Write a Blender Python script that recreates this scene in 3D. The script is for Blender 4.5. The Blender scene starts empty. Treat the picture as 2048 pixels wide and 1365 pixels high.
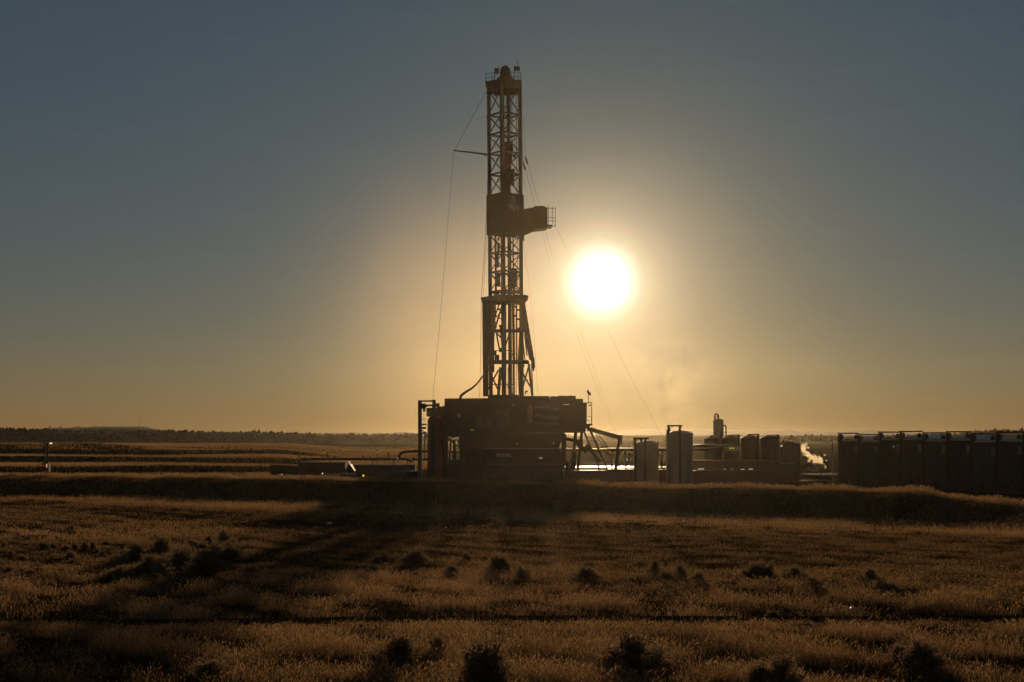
import bpy, bmesh, math, random
import numpy as np
from mathutils import Vector, Matrix, noise as mnoise

random.seed(7)
rng = np.random.default_rng(11)
R = math.radians
S = bpy.context.scene
C = S.collection
F = 2844.44            # focal length in pixels of the 2048 px wide photograph (50 mm lens)
CAMZ = 6.0

def P(px, py, D):      # a point of the photograph at distance D in front of the camera
    return Vector(((px - 1024.0) / F * D, D, CAMZ + (870.0 - py) / F * D))

# ------------------------------------------------------------------ mesh builder
class MB:
    def __init__(s): s.v = []; s.f = []; s.g = []
    def add(s, vs, fs):
        o = len(s.v); s.g.append((list(vs), list(fs))); s.v += [tuple(v) for v in vs]; s.f += [tuple(i + o for i in f) for f in fs]; return s
    def box(s, a, b):
        x0, x1 = sorted((a[0], b[0])); y0, y1 = sorted((a[1], b[1])); z0, z1 = sorted((a[2], b[2]))
        return s.add([(x0,y0,z0),(x1,y0,z0),(x1,y1,z0),(x0,y1,z0),(x0,y0,z1),(x1,y0,z1),(x1,y1,z1),(x0,y1,z1)],
                     [(0,3,2,1),(4,5,6,7),(0,1,5,4),(1,2,6,5),(2,3,7,6),(3,0,4,7)])
    def pbox(s, px0, py0, px1, py1, D0, D1, Dr=None):   # a box whose front face spans these photo pixels at D0
        a = P(px0, py0, D0); b = P(px1, py1, D0)
        return s.box((a.x, D0, a.z), (b.x, D1, b.z))
    def bar(s, p, q, w, h=None, up=None):
        p = Vector(p); q = Vector(q); h = h or w
        d = (q - p)
        if d.length < 1e-6: return s
        d.normalize()
        u = Vector(up) if up else (Vector((0, 1, 0)) if abs(d.y) < .9 else Vector((1, 0, 0)))
        a = d.cross(u).normalized() * (w / 2); b = a.cross(d).normalized() * (h / 2)
        vs = []
        for e in (p, q): vs += [e - a - b, e + a - b, e + a + b, e - a + b]
        return s.add(vs, [(0,3,2,1),(4,5,6,7),(0,1,5,4),(1,2,6,5),(2,3,7,6),(3,0,4,7)])
    def pbar(s, x1, y1, x2, y2, D, wpx, D2=None, dep=None):
        D2 = D2 or D
        return s.bar(P(x1, y1, D), P(x2, y2, D2), wpx * D / F, dep or wpx * D / F)
    def tube(s, pts, r, n=8, caps=True):
        pts = [Vector(p) for p in pts]; rings = []
        for i, p in enumerate(pts):
            d = (pts[min(i+1, len(pts)-1)] - pts[max(i-1, 0)]).normalized()
            u = Vector((0, 1, 0)) if abs(d.y) < .9 else Vector((1, 0, 0))
            a = d.cross(u).normalized(); b = a.cross(d).normalized()
            rr = r[i] if isinstance(r, (list, tuple)) else r
            rings.append([p + (a * math.cos(2*math.pi*k/n) + b * math.sin(2*math.pi*k/n)) * rr for k in range(n)])
        vs = [v for ring in rings for v in ring]; fs = []
        for i in range(len(pts)-1):
            for k in range(n):
                k2 = (k+1) % n
                fs.append((i*n+k, i*n+k2, (i+1)*n+k2, (i+1)*n+k))
        if caps:
            fs.append(tuple(range(n-1, -1, -1))); fs.append(tuple((len(pts)-1)*n + k for k in range(n)))
        return s.add(vs, fs)
    def lathe(s, c, prof, n=40):      # prof: (radius, z) from bottom to top
        vs = []; fs = []
        for r, z in prof:
            vs += [(c[0] + r*math.cos(2*math.pi*k/n), c[1] + r*math.sin(2*math.pi*k/n), z) for k in range(n)]
        for i in range(len(prof)-1):
            for k in range(n):
                k2 = (k+1) % n
                fs.append((i*n+k, i*n+k2, (i+1)*n+k2, (i+1)*n+k))
        fs.append(tuple(range(n-1, -1, -1))); fs.append(tuple((len(prof)-1)*n + k for k in range(n)))
        return s.add(vs, fs)
    def prism(s, poly, D0, D1):       # photo-pixel outline given real thickness from D0 to D1
        a = [P(x, y, D0) for x, y in poly]
        b = [Vector((v.x, D1, v.z)) for v in a]; n = len(a)
        fs = [tuple(range(n)), tuple(range(2*n-1, n-1, -1))]
        for i in range(n):
            j = (i+1) % n; fs.append((j, i, n+i, n+j))
        return s.add(a + b, fs)
    def mesh(s, name, smooth=False):
        me = bpy.data.meshes.new(name); me.from_pydata([tuple(v) for v in s.v], [], s.f); me.validate()
        bm = bmesh.new(); bm.from_mesh(me); bmesh.ops.recalc_face_normals(bm, faces=bm.faces); bm.to_mesh(me); bm.free()
        if smooth:
            for p in me.polygons: p.use_smooth = True
            try: me.set_sharp_from_angle(angle=R(35))
            except Exception: pass
        return me

def link(name, me, mat, parent=None, label=None):
    o = bpy.data.objects.new(name, me); C.objects.link(o)
    if mat: me.materials.append(mat)
    if parent:
        o.parent = parent
        # meshes are built in world coordinates; a part's own origin is the world's
        o.matrix_parent_inverse = Matrix.Translation(-parent.location) if parent.parent is None else Matrix.Identity(4)
    if label: o['label'] = label
    return o
def part(name, mb, mat, parent, label=None, smooth=False):
    return link(name, mb.mesh(name, smooth), mat, parent, label)
def part_each(name, mb, mat, parent, label=None):      # every piece of the builder becomes a part of its own
    for vs, fs in mb.g: part(name, MB().add(vs, fs), mat, parent, label)
def tag(o, label, cat, group=None):
    o['label'] = label; o['category'] = cat
    if group: o['group'] = group
    return o
def thing(name, loc, label, cat, group=None):
    o = bpy.data.objects.new(name, None); C.objects.link(o); o.location = loc; o.empty_display_size = .2
    return tag(o, label, cat, group)
def solo(name, mb, mat, label, cat, group=None, smooth=False):
    return tag(link(name, mb.mesh(name, smooth), mat), label, cat, group)
def dup(root, loc=None, rz=None, scale=None):
    r = root.copy(); C.objects.link(r)
    if loc is not None: r.location = loc
    if rz is not None: r.rotation_euler.z = rz
    if scale is not None: r.scale = scale
    for ch in list(root.children):
        c = ch.copy(); C.objects.link(c); c.parent = r
        for g in list(ch.children):
            d = g.copy(); C.objects.link(d); d.parent = c
    return r

# ------------------------------------------------------------------ materials
def nodes(m):
    m.use_nodes = True; nt = m.node_tree; nt.nodes.clear(); return nt
def paint(name, col, rough=.55, metal=0.0, var=.35, scale=1.6, rust=0.0, rustcol=(.16,.07,.03), bump=.15, ribs=None, spec=.5):
    m = bpy.data.materials.new(name); nt = nodes(m); N = nt.nodes; L = nt.links
    out = N.new('ShaderNodeOutputMaterial'); b = N.new('ShaderNodeBsdfPrincipled'); L.new(b.outputs[0], out.inputs[0])
    tc = N.new('ShaderNodeTexCoord')
    n1 = N.new('ShaderNodeTexNoise'); n1.inputs['Scale'].default_value = scale; n1.inputs['Detail'].default_value = 8; n1.inputs['Roughness'].default_value = .65
    L.new(tc.outputs['Object'], n1.inputs['Vector'])
    mp = N.new('ShaderNodeMapping'); mp.inputs['Scale'].default_value = (3, 3, .35); L.new(tc.outputs['Object'], mp.inputs[0])
    n2 = N.new('ShaderNodeTexNoise'); n2.inputs['Scale'].default_value = 1.3; n2.inputs['Detail'].default_value = 6; L.new(mp.outputs[0], n2.inputs['Vector'])
    r = N.new('ShaderNodeMapRange'); r.inputs[1].default_value = .3; r.inputs[2].default_value = .75
    r.inputs[3].default_value = 1 - var; r.inputs[4].default_value = 1 + var; L.new(n1.outputs[0], r.inputs[0])
    mul = N.new('ShaderNodeVectorMath'); mul.operation = 'SCALE'; mul.inputs[0].default_value = col; L.new(r.outputs[0], mul.inputs['Scale'])
    mix = N.new('ShaderNodeMix'); mix.data_type = 'RGBA'; mix.inputs['B'].default_value = (*rustcol, 1)
    rr = N.new('ShaderNodeMapRange'); rr.inputs[1].default_value = .62 - .25*rust; rr.inputs[2].default_value = .78 - .1*rust
    rr.inputs[3].default_value = 0; rr.inputs[4].default_value = min(1, rust*1.5 + .15); L.new(n2.outputs[0], rr.inputs[0])
    L.new(rr.outputs[0], mix.inputs['Factor']); L.new(mul.outputs[0], mix.inputs['A']); L.new(mix.outputs['Result'], b.inputs['Base Color'])
    rg = N.new('ShaderNodeMapRange'); rg.inputs[3].default_value = max(.05, rough - .15); rg.inputs[4].default_value = min(1, rough + .2)
    L.new(n2.outputs[0], rg.inputs[0]); L.new(rg.outputs[0], b.inputs['Roughness'])
    b.inputs['Metallic'].default_value = metal; b.inputs['Specular IOR Level'].default_value = spec
    bp = N.new('ShaderNodeBump'); bp.inputs['Strength'].default_value = bump; bp.inputs['Distance'].default_value = .03
    L.new(n1.outputs[0], bp.inputs['Height']); L.new(bp.outputs[0], b.inputs['Normal'])
    return m
def glow(name, col, strength):
    m = bpy.data.materials.new(name); nt = nodes(m)
    out = nt.nodes.new('ShaderNodeOutputMaterial'); e = nt.nodes.new('ShaderNodeEmission')
    e.inputs[0].default_value = (*col, 1); e.inputs[1].default_value = strength; nt.links.new(e.outputs[0], out.inputs[0]); return m

M = dict(
    steel=paint('mast steel', (.055,.048,.038), .5, .0, .4, 2.2, .35),
    dark=paint('dark steel', (.035,.033,.03), .55, .0, .4, 1.5, .25),
    wall=paint('ribbed wall sheet', (.055,.058,.05), .6, 0, .3, .8, .2),
    board=paint('brown board', (.075,.055,.035), .65, 0, .3, .8, .2),
    paneldoor=paint('grey green door sheet', (.11,.125,.10), .6, 0, .25, 1, .2),
    red=paint('red oxide vessel', (.22,.05,.03), .55, 0, .3, 1.2, .2),
    cream=paint('pale silo paint', (.38,.31,.22), .45, 0, .18, .9, .18),
    grey=paint('grey silo paint', (.30,.27,.205), .45, 0, .18, .9, .18),
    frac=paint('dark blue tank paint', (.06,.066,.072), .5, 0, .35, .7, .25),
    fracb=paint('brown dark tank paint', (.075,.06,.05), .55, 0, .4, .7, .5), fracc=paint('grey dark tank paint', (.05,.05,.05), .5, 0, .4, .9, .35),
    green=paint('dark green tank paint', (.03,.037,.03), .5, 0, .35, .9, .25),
    rooftop=paint('galvanised roof', (.55,.5,.43), .36, .9, .2, 1.5, .1),
    rustbox=paint('rust brown tank', (.11,.05,.03), .6, 0, .35, .8, .4),
    white=paint('white lettering', (.85,.83,.78), .6, 0, .15, 2, .1),
    placard=paint('faded placard', (.24,.23,.22), .55, 0, .2, 3, .1),
    wire=paint('wire rope', (.05,.045,.04), .5, .5, .2, 3, .1),
    hose=paint('black hose', (.025,.024,.022), .6, 0, .2, 2, .05),
    cloth=paint('flag cloth', (.1,.03,.03), .8, 0, .4, 6, .0),
    post=paint('old fence post', (.11,.095,.075), .85, 0, .4, 6, .1),
    wood=paint('weathered post', (.28,.24,.2), .8, 0, .3, 6, .1),
    sheet=paint('worn deck sheet', (.42,.34,.25), .6, .25, .25, 1.5, .2),
    scrap=paint('plastic scrap', (.8,.77,.7), .4, 0, .15, 9, .0),
    drum=paint('striped drum', (.45,.42,.36), .6, 0, .2, 5, .1),
    lampw_glint=glow('white lamp', (1,.8,.55), 1.7), lampa=glow('amber lamp', (1,.72,.05), 1.6),  # white glow serves real lamps and imitated glints alike
    placard_glow=glow('placard glow', (1,.62,.3), .9), lampy=glow('yellow lamp', (1,.85,.12), 1.1), lampr=glow('red lamp', (1,.06,.04), .5),
)

# ------------------------------------------------------------------ camera, sun, sky
AZ = math.atan((1203-1024)/F); EL = math.atan((870-563)/F*math.cos(AZ))
SUN = Vector((math.sin(AZ)*math.cos(EL), math.cos(AZ)*math.cos(EL), math.sin(EL)))
cam = bpy.data.cameras.new('camera'); co = bpy.data.objects.new('camera', cam); C.objects.link(co)
cam.lens = 50; cam.sensor_width = 36; cam.shift_y = (870-682.5)/2048; cam.clip_end = 60000; cam.clip_start = .1
co.location = (0, 0, CAMZ); co.rotation_euler = (R(90), 0, 0); S.camera = co

sl = bpy.data.lights.new('sun', 'SUN'); sl.energy = 4.3; sl.angle = R(.5); sl.color = (1, .68, .38)
so = bpy.data.objects.new('sun', sl); C.objects.link(so); so.rotation_euler = (-SUN).to_track_quat('-Z', 'Y').to_euler()

W = bpy.data.worlds.new('World'); S.world = W; W.use_nodes = True
nt = W.node_tree; nt.nodes.clear(); N = nt.nodes; L = nt.links
def math_(op, a, b=None, c=None):
    n = N.new('ShaderNodeMath'); n.operation = op
    for i, v in enumerate((a, b, c)):
        if v is None: continue
        if hasattr(v, 'is_output'): L.new(v, n.inputs[i])
        else: n.inputs[i].default_value = v
    return n.outputs[0]
def vscale(vec, fac):
    n = N.new('ShaderNodeVectorMath'); n.operation = 'SCALE'
    if hasattr(vec, 'is_output'): L.new(vec, n.inputs[0])
    else: n.inputs[0].default_value = vec
    if hasattr(fac, 'is_output'): L.new(fac, n.inputs['Scale'])
    else: n.inputs['Scale'].default_value = fac
    return n.outputs[0]
def vop(op, a, b):
    n = N.new('ShaderNodeVectorMath'); n.operation = op
    for i, v in enumerate((a, b)):
        if hasattr(v, 'is_output'): L.new(v, n.inputs[i])
        else: n.inputs[i].default_value = v
    return n
sky = N.new('ShaderNodeTexSky'); sky.sky_type = 'NISHITA'; sky.sun_disc = False
sky.sun_elevation = EL; sky.sun_rotation = AZ; sky.altitude = 1200; sky.air_density = 1.0; sky.dust_density = 0.0; sky.ozone_density = 1.6
SKY_MUL = (.955, .675, .63)
SKY_TOP = (1.11, .985, .93)
tc = N.new('ShaderNodeTexCoord')
dirn = vop('NORMALIZE', tc.outputs['Generated'], (0, 0, 0)).outputs[0]
sx = N.new('ShaderNodeSeparateXYZ'); L.new(dirn, sx.inputs[0])
zf = N.new('ShaderNodeMapRange'); zf.inputs[1].default_value = 0; zf.inputs[2].default_value = .28; L.new(sx.outputs[2], zf.inputs[0])
tm = N.new('ShaderNodeMix'); tm.data_type = 'RGBA'; tm.inputs['A'].default_value = (*SKY_MUL, 1); tm.inputs['B'].default_value = (*SKY_TOP, 1); L.new(zf.outputs[0], tm.inputs['Factor'])
skyc = vop('MULTIPLY', sky.outputs[0], tm.outputs['Result']).outputs[0]
dt = vop('DOT_PRODUCT', dirn, tuple(SUN)).outputs['Value']
ang = math_('MULTIPLY', math_('ARCCOSINE', math_('MINIMUM', dt, 1.0)), 180/math.pi)     # degrees away from the sun
def lobe(width, power, amp, col):
    e = math_('POWER', math_('DIVIDE', ang, width), power)
    return vscale(col, math_('MULTIPLY', math_('EXPONENT', math_('MULTIPLY', e, -1.0)), amp))
LOBES = [(.86, 2.0, 110.0, (1.0,.95,.80)), (1.5, 1.0, 64.0, (1.0,.75,.47)), (8.7, 1.0, 1.7, (1.0,1.1,.3))]
acc = skyc
for l in LOBES: acc = vop('ADD', acc, lobe(*l)).outputs[0]
# warm lobe added to the sky beside the sun, varied by noise
SIDE_LOBE = Vector(((938-1024)/F, 1, (870-676)/F)).normalized()
ang = math_('MULTIPLY', math_('ARCCOSINE', math_('MINIMUM', vop('DOT_PRODUCT', dirn, tuple(SIDE_LOBE)).outputs['Value'], 1.0)), 180/math.pi)
side_lobe = lobe(4.1, 2.0, 17.0, (1.0,.55,.2))
dn = N.new('ShaderNodeTexNoise'); dn.inputs['Scale'].default_value = 9; dn.inputs['Detail'].default_value = 5; L.new(dirn, dn.inputs['Vector'])
dr = N.new('ShaderNodeMapRange'); dr.inputs[1].default_value = .3; dr.inputs[2].default_value = .7; dr.inputs[3].default_value = .8; dr.inputs[4].default_value = 1.2; L.new(dn.outputs[0], dr.inputs[0])
acc = vop('ADD', acc, vscale(side_lobe, dr.outputs[0])).outputs[0]
PLUME = Vector(((1335-1024)/F, 1, (870-770)/F)).normalized()
ang = math_('MULTIPLY', math_('ARCCOSINE', math_('MINIMUM', vop('DOT_PRODUCT', dirn, tuple(PLUME)).outputs['Value'], 1.0)), 180/math.pi)
pn = N.new('ShaderNodeTexNoise'); pn.inputs['Scale'].default_value = 26; pn.inputs['Detail'].default_value = 6; pn.inputs['Distortion'].default_value = .5; L.new(dirn, pn.inputs['Vector'])
pr = N.new('ShaderNodeMapRange'); pr.inputs[1].default_value = .35; pr.inputs[2].default_value = .68; pr.inputs[3].default_value = .25; pr.inputs[4].default_value = 1.3; L.new(pn.outputs[0], pr.inputs[0])
acc = vop('ADD', acc, vscale(lobe(1.9, 2.0, 6.5, (1.0,.7,.33)), pr.outputs[0])).outputs[0]
# thin high cloud streaks
mp = N.new('ShaderNodeMapping'); mp.inputs['Scale'].default_value = (5, 2, 42); mp.inputs['Rotation'].default_value = (0, R(-6), 0); L.new(dirn, mp.inputs[0])
cn = N.new('ShaderNodeTexNoise'); cn.inputs['Scale'].default_value = 1.5; cn.inputs['Detail'].default_value = 7; cn.inputs['Distortion'].default_value = .6; L.new(mp.outputs[0], cn.inputs['Vector'])
cr = N.new('ShaderNodeMapRange'); cr.inputs[1].default_value = .55; cr.inputs[2].default_value = .85; cr.inputs[3].default_value = 1.0; cr.inputs[4].default_value = 1.08; L.new(cn.outputs[0], cr.inputs[0])
acc = vscale(acc, cr.outputs[0])
bg = N.new('ShaderNodeBackground'); bg.inputs[1].default_value = .05; L.new(acc, bg.inputs[0])
wo = N.new('ShaderNodeOutputWorld'); L.new(bg.outputs[0], wo.inputs[0])

S.view_settings.view_transform = 'Standard'; S.view_settings.look = 'None'; S.view_settings.exposure = -1; S.view_settings.gamma = 1
cy = S.cycles
cy.max_bounces = 6; cy.diffuse_bounces = 2; cy.glossy_bounces = 2; cy.transmission_bounces = 4; cy.volume_bounces = 0; cy.transparent_max_bounces = 8
cy.use_denoising = True; cy.sample_clamp_indirect = 4; cy.volume_max_steps = 128

# ------------------------------------------------------------------ haze
def build_haze():
    mb = MB(); mb.box((-9000, -150, -4), (9000, 14200, 60))
    m = bpy.data.materials.new('hazy air'); t = nodes(m)
    out = t.nodes.new('ShaderNodeOutputMaterial'); v = t.nodes.new('ShaderNodeVolumePrincipled')
    v.inputs['Color'].default_value = (.95,.9,.72,1); v.inputs['Density'].default_value = 0.3e-5; v.inputs['Anisotropy'].default_value = .9
    t.links.new(v.outputs[0], out.inputs['Volume'])
    o = link('haze', mb.mesh('haze'), m); o['kind'] = 'stuff'
build_haze()
def build_veil():  # extra volume added to lay a glare-like veil over the rig
    mb = MB(); mb.box((-700, -40, -3.4), (700, 1120, 58.5))
    m = bpy.data.materials.new('glare veil air'); t = nodes(m)
    out = t.nodes.new('ShaderNodeOutputMaterial'); v = t.nodes.new('ShaderNodeVolumePrincipled')
    v.inputs['Color'].default_value = (.96,.86,.60,1); v.inputs['Density'].default_value = 2.9e-5; v.inputs['Anisotropy'].default_value = .88
    t.links.new(v.outputs[0], out.inputs['Volume'])
    o = link('glare_veil', mb.mesh('glare_veil'), m); o['kind'] = 'stuff'
build_veil()

# ------------------------------------------------------------------ terrain
CREST_T = [-190,-149.9,-111,-73.9,-60.5,-47,-38.2,-34.3,-30.6,-15]
CREST_Z = [1.0, 1.10, 1.62, 1.86, 1.80, 1.98, 1.92, 1.48, 1.20, 1.0]
def sm(a, b, x):
    t = np.clip((x-a)/(b-a), 0, 1); return t*t*(3-2*t)
def vn(x, y, seed=0.0):        # cheap smooth pseudo-noise from sines
    return (np.sin(x*1.0+seed*1.7+1.3*np.sin(y*.71+seed)) + np.sin(y*1.13+seed*2.3+1.1*np.sin(x*.83-seed)) + np.sin((x+y)*.77+seed*.9))/3
LY = [0, 175, 195, 199.5, 212, 249, 257, 276, 329, 335.5, 430, 520, 800, 2000, 14000]
LZ = [.25,.7, .62, 1.45, 1.45, .75, 2.0, 1.95, 1.3, 2.4, 3.0, 2.6, .4, 0, 0]
RY = [0, 300, 420, 700, 1200, 2000, 14000]
RZ = [.2, .2, .25, .3, .2, 0, 0]
def H(x, y):
    x = np.asarray(x, float); y = np.asarray(y, float)
    s = .606*x + .795*y - 82; t = .795*x - .606*y
    wob = 1.2*vn(t*.09, s*.05, 3.1)
    crest = np.interp(t, CREST_T, CREST_Z) + .10*vn(t*.5, s*.3, 5)
    near = .12*vn(x*.11, y*.09, 1) + .05*vn(x*.45, y*.4, 2)
    # tyre ruts crossing the field
    for yy in (38.3, 40.0):
        near = near - .14*np.exp(-((y - yy - .03*x - .5*vn(x*.05, 0*x, 8))/.35)**2)
    # rise the photographer stands on
    near = near + .0123*np.clip(120 - y, 0, 130) + 3.0*(1 - sm(4, 24, y))
    yw = y + 9*vn(x*.028, y*.012, 6) + 3*vn(x*.1, y*.03, 9) + 1.2*vn(x*.35, y*.1, 10)
    zl = np.interp(yw, LY, LZ); zl = zl + (.22*vn(x*.05, y*.045, 4) + .12*vn(x*.17, y*.12, 14))*sm(165, 195, y)
    # dark spoil mound far off on that side
    zl = zl + 1.3*np.exp(-(((x+122)/30)**2)**2)*np.exp(-((y-356)/16)**2)
    zr = np.interp(y, RY, RZ) + .02*vn(x*.3, y*.3, 4)
    u = x/np.maximum(y, 20)
    wl = 1 - sm(-.17, -.10, u)
    back = zr*(1-wl) + zl*wl
    face = near + (crest - near)*sm(4+wob*.4, 14, s)
    z = np.where(s < 16, face, crest + (back - crest)*sm(17, 25, s))
    # the pad dips where the pond lies
    return z
def build_ground():
    ys = np.concatenate([np.arange(-60, 24, 4), np.arange(24, 60, .5), np.arange(60, 215, .75), np.arange(215, 460, 2.2), np.geomspace(460, 14000, 70)])
    us = np.linspace(-1, 1, 331)
    us = np.sign(us)*np.abs(us)**1.15
    Y = np.repeat(ys[:, None], len(us), 1); half = .62*np.maximum(ys, 0) + 60
    half = np.minimum(half, 8600)
    X = us[None, :]*half[:, None]
    Z = H(X, Y)
    v = np.stack([X, Y, Z], -1).reshape(-1, 3); n, k = len(ys), len(us)
    i = np.arange((n-1)*k).reshape(n-1, k)[:, :-1].ravel()
    f = np.stack([i, i+1, i+1+k, i+k], -1)
    me = np_mesh('ground', v, f)
    for p in me.polygons: p.use_smooth = True
    m = bpy.data.materials.new('dry soil'); t = nodes(m); N = t.nodes; L = t.links
    out = N.new('ShaderNodeOutputMaterial'); b = N.new('ShaderNodeBsdfPrincipled'); L.new(b.outputs[0], out.inputs[0]); b.inputs['Roughness'].default_value = 1; b.inputs['Specular IOR Level'].default_value = 0
    g = N.new('ShaderNodeNewGeometry')
    n1 = N.new('ShaderNodeTexNoise'); n1.inputs['Scale'].default_value = .25; n1.inputs['Detail'].default_value = 12; n1.inputs['Roughness'].default_value = .7; L.new(g.outputs['Position'], n1.inputs['Vector'])
    n2 = N.new('ShaderNodeTexNoise'); n2.inputs['Scale'].default_value = 6; n2.inputs['Detail'].default_value = 8; L.new(g.outputs['Position'], n2.inputs['Vector'])
    r = N.new('ShaderNodeValToRGB'); r.color_ramp.elements[0].color = (.022,.016,.009,1); r.color_ramp.elements[1].color = (.062,.041,.021,1)
    r.color_ramp.elements[0].position = .3; r.color_ramp.elements[1].position = .72
    mx = N.new('ShaderNodeMath'); mx.operation = 'MULTIPLY_ADD'; mx.inputs[1].default_value = .5; L.new(n2.outputs[0], mx.inputs[0])
    hf = N.new('ShaderNodeMath'); hf.operation = 'MULTIPLY'; hf.inputs[1].default_value = .5; L.new(n1.outputs[0], hf.inputs[0]); L.new(hf.outputs[0], mx.inputs[2])
    L.new(mx.outputs[0], r.inputs[0]); L.new(r.outputs[0], b.inputs['Base Color'])
    bp = N.new('ShaderNodeBump'); bp.inputs['Strength'].default_value = .8; bp.inputs['Distance'].default_value = .15; L.new(mx.outputs[0], bp.inputs['Height']); L.new(bp.outputs[0], b.inputs['Normal'])
    o = link('ground', me, m); o['kind'] = 'structure'
def np_mesh(name, v, f):
    me = bpy.data.meshes.new(name); v = np.asarray(v, np.float32); f = np.asarray(f, np.int32)
    me.vertices.add(len(v)); me.vertices.foreach_set('co', v.ravel())
    k = f.shape[1]; me.loops.add(len(f)*k); me.loops.foreach_set('vertex_index', f.ravel())
    me.polygons.add(len(f)); me.polygons.foreach_set('loop_start', np.arange(0, len(f)*k, k, dtype=np.int32))
    me.update(calc_edges=True); return me
build_ground()

# ------------------------------------------------------------------ grass
def veg_mat(name, dry, weed, trans=.5, scale=.12, attr=True):
    m = bpy.data.materials.new(name); t = nodes(m); N = t.nodes; L = t.links
    out = N.new('ShaderNodeOutputMaterial'); mixs = N.new('ShaderNodeMixShader'); mixs.inputs[0].default_value = trans
    d = N.new('ShaderNodeBsdfDiffuse'); tr = N.new('ShaderNodeBsdfTranslucent'); L.new(d.outputs[0], mixs.inputs[1]); L.new(tr.outputs[0], mixs.inputs[2]); L.new(mixs.outputs[0], out.inputs[0])
    g = N.new('ShaderNodeNewGeometry')
    n1 = N.new('ShaderNodeTexNoise'); n1.inputs['Scale'].default_value = 9; n1.inputs['Detail'].default_value = 4; L.new(g.outputs['Position'], n1.inputs['Vector'])
    mix = N.new('ShaderNodeMix'); mix.data_type = 'RGBA'; mix.inputs['A'].default_value = (*weed, 1); mix.inputs['B'].default_value = (*dry, 1)
    if attr:
        a = N.new('ShaderNodeAttribute'); a.attribute_name = 'dry_lit'; fac = a.outputs['Fac']
    else:
        n0 = N.new('ShaderNodeTexNoise'); n0.inputs['Scale'].default_value = scale; n0.inputs['Detail'].default_value = 5; L.new(g.outputs['Position'], n0.inputs['Vector'])
        rr = N.new('ShaderNodeMapRange'); rr.inputs[1].default_value = .35; rr.inputs[2].default_value = .65; L.new(n0.outputs[0], rr.inputs[0]); fac = rr.outputs[0]
    L.new(fac, mix.inputs['Factor'])
    r = N.new('ShaderNodeMapRange'); r.inputs[1].default_value = .25; r.inputs[2].default_value = .75; r.inputs[3].default_value = .45; r.inputs[4].default_value = 1.6; L.new(n1.outputs[0], r.inputs[0])
    sc = N.new('ShaderNodeVectorMath'); sc.operation = 'SCALE'; L.new(mix.outputs['Result'], sc.inputs[0]); L.new(r.outputs[0], sc.inputs['Scale'])
    L.new(sc.outputs[0], d.inputs[0]); L.new(sc.outputs[0], tr.inputs[0]); return m
GRASS = veg_mat('dry grass', (.48,.295,.142), (.105,.066,.03), .55)

def grow(x, y, h, w, dry, seeds=.0):
    n = len(x); z = H(x, y) - .02
    th = rng.uniform(0, math.pi*2, n); fa = rng.uniform(0, math.pi, n)
    ln = h*rng.uniform(.1, 1.25, n); wind = h*.12
    dx = np.cos(th)*ln + wind; dy = np.sin(th)*ln*.7
    wx = np.cos(fa)*w/2; wy = np.sin(fa)*w/2
    b = np.stack([x, y, z], -1); wv = np.stack([wx, wy, 0*wx], -1)
    mid = b + np.stack([dx*.3, dy*.3, h*.55], -1); tip = b + np.stack([dx, dy, h*rng.uniform(.85, 1.05, n)], -1)
    v = np.concatenate([b-wv, b+wv, mid+wv*.75, mid-wv*.75, tip+wv*.15, tip-wv*.15], 0)
    i = np.arange(n)
    f = np.concatenate([np.stack([i, i+n, i+2*n, i+3*n], -1), np.stack([i+3*n, i+2*n, i+4*n, i+5*n], -1)], 0)
    dv = np.tile(dry, 6)
    if seeds > 0:
        q = np.nonzero(rng.random(n) < seeds)[0]; k = len(q); o = len(v)
        sw = np.maximum(w[q]*2.2, .012); sh = h[q]*.2
        t0 = tip[q]; up = np.stack([dx[q]*.25, dy[q]*.25, sh], -1); a2 = np.stack([np.cos(fa[q])*sw/2, np.sin(fa[q])*sw/2, 0*sw], -1)
        v = np.concatenate([v, t0-up*.35, t0+up*.3+a2, t0+up, t0+up*.3-a2], 0)
        j = np.arange(k)+o
        f = np.concatenate([f, np.stack([j, j+k, j+2*k, j+3*k], -1)], 0); dv = np.concatenate([dv, np.tile(np.minimum(1, dry[q]+.5), 4)])
    return v, f, dv
def emit(name, chunks, mat, label=None):
    V = []; Fs = []; A = []; o = 0
    for v, f, a in chunks: V.append(v); Fs.append(f+o); A.append(a); o += len(v)
    me = np_mesh(name, np.concatenate(V), np.concatenate(Fs))
    at = me.attributes.new('dry_lit', 'FLOAT', 'POINT'); at.data.foreach_set('value', np.concatenate(A).astype(np.float32))
    ob = link(name, me, mat); ob['kind'] = 'stuff'
    return ob
def field_dry_lit(x, y):            # pale grass and low dark weeds, with sunlit strips painted in as paler
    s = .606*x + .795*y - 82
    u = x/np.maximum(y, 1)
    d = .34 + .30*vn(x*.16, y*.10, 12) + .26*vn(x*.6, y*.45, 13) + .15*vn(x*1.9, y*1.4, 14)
    strip = np.exp(-((s+3.0+1.5*vn(x*.1, y*.1, 2))/4.2)**2)  # sunlit band before the berm, painted as paler, taller grass
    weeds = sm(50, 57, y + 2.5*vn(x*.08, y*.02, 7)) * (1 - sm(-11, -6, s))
    lft = sm(-.17, -.25, u)*np.exp(-((y-80)/8)**2)  # sunlit strip on that side, put into the grass tone
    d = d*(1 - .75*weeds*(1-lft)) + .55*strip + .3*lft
    return np.clip(d, 0, 1), weeds*(1-lft), strip
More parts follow.
